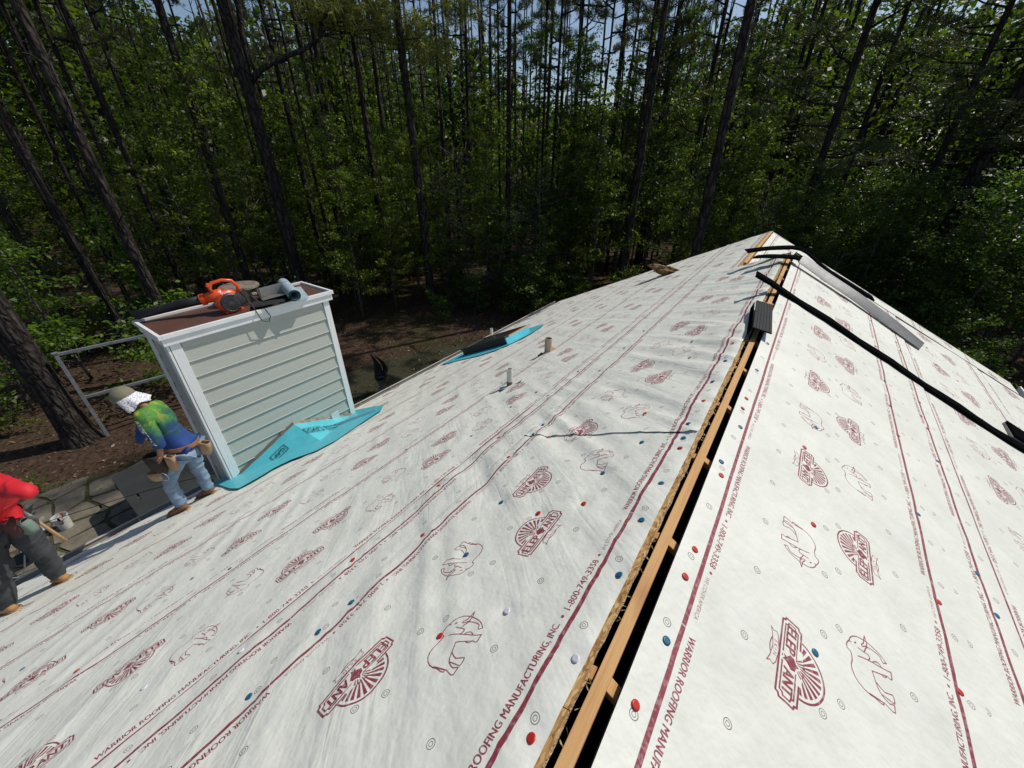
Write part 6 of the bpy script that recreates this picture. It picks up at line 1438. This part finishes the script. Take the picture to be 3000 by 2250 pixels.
SH = [(-15.6, 2.9, 0, 1.3, 'leafy bush climbing beside the metal frame'), (-13.0, 12.4, 0, .6, 'small bright fern like bush beyond the lawn'), (-16.4, -1.2, 1, .8, 'small bush at the foot of the thick pine'), (-12.7, -1.0, 1, .28, 'tiny seedling in the mulch'), (-17.0, 5.2, 1, 1.2, 'bush behind the frame rail'), (-16.0, 7.0, 0, 1.0, 'bush behind the blower on the chimney')]
for x, y, k, s, lab in SH: plant('bush', SHR[k], x, y, s, rt_.random() * 6.28, lab, 'bush', None)
ORD = ('leftmost', 'second', 'third', 'fourth', 'fifth', 'sixth', 'seventh', 'eighth', 'ninth', 'tenth', 'eleventh', 'twelfth', 'thirteenth', 'fourteenth')
for gi, (nn_, xr_, yr_, wh) in enumerate(((14, (-15.5, -8.5), (13.6, 18.5), 'just beyond the lawn'), (12, (2.5, 8.5), (15.5, 21), 'close beyond the right slope'))):
    spots = sorted(((rt_.uniform(*xr_), rt_.uniform(*yr_)) for i in range(nn_)), key=lambda p: math.atan2(p[0], p[1]))
    for i, (x, y) in enumerate(spots):
        plant('bush', SHR[2], x, y, rt_.uniform(.7, 1.4), rt_.random() * 6.28, ORD[i] + (' from the left' if i else '') + ' of the bushes ' + wh, 'bush', 'bushes ' + wh)
for i in range(40):
    az = R(rt_.uniform(-95, 15)); D = rt_.uniform(19, 34); x, y = D * math.sin(az), D * math.cos(az)
    if inside_house(x, y): continue
    plant('bush', SHR[i % 2], x, y, rt_.uniform(.6, 1.3), rt_.random() * 6.28, 'low bush in the wood ' + where(x, y), 'bush', 'low bushes in the wood')
for i in range(34):
    az = R(rt_.uniform(-97, 4)); D = rt_.uniform(20, 29); x, y = D * math.sin(az), D * math.cos(az)
    if inside_house(x, y) or (-14 < x < -6 and y < 15): continue
    plant('bare_sapling', BARE[i % 2], x, y, rt_.uniform(.8, 1.5), rt_.random() * 6.28, 'leafless grey sapling ' + where(x, y), 'sapling', 'bare saplings', parts=('trunk', 'branches'))
# thicker growth behind the right slope, its shade put into dark leaves
for i in range(40):
    az = R(rt_.uniform(-5, 24)); D = rt_.uniform(19.5, 32); x, y = D * math.sin(az), D * math.cos(az)
    plant('understory_tree', SAPS[1], x, y, rt_.uniform(.75, 1.1), rt_.random() * 6.28, 'leafy tree beyond the right slope ' + where(x, y), 'tree', 'trees beyond the right slope')
# far wood: one mass of foliage and trunks closing the view
pts = []; g = np.random.default_rng(9); tm_ = MB()
for i in range(280):
    az = R(g.uniform(-108, 38)); D = g.uniform(35, 80); x, y = D * math.sin(az), D * math.cos(az); hh = g.uniform(12, 19) * (.62 + .38 * D / 65)
    if R(-35) < az < R(-20): hh *= .62
    if az > R(-8) or az < R(-70): hh *= 1.3
    tm_.tube([(x, y, ZG - .5), (x + g.normal() * .3, y, ZG + hh * .6), (x + g.normal() * .5, y + g.normal() * .5, ZG + hh * 1.5)], [.2, .15, .06], 5)
    n_ = 900; zz = g.random(n_) ** .85; c = np.stack([g.normal(size=n_) * (2.4 - 1.3 * zz), g.normal(size=n_) * (2.4 - 1.3 * zz), zz * hh], 1) + np.array([x, y, ZG]); pts.append(c)
sz = [np.full(len(q), .36) for q in pts]
for i in range(150):
    az = R(g.uniform(-110, 40)); D = g.uniform(80, 110); x, y = D * math.sin(az), D * math.cos(az); hh = g.uniform(20, 27)
    if R(-40) < az < R(-12): hh *= .62
    n_ = 900 if R(-50) < az < R(-12) else 1500; zz = g.random(n_) ** .9; c = np.stack([g.normal(size=n_) * 3.2, g.normal(size=n_) * 3.2, zz * hh], 1) + np.array([x, y, ZG]); pts.append(c); sz.append(np.full(n_, .80))
me = leafmesh('far_wood', np.concatenate(pts), np.concatenate(sz), M['leaf_far'], 3, up=.4, asp=.6)
tag(link('far_wood', me), kind='stuff'); tag(link('far_trunks', mesh_of(tm_, 'far_trunks', M['bark'])), kind='stuff')
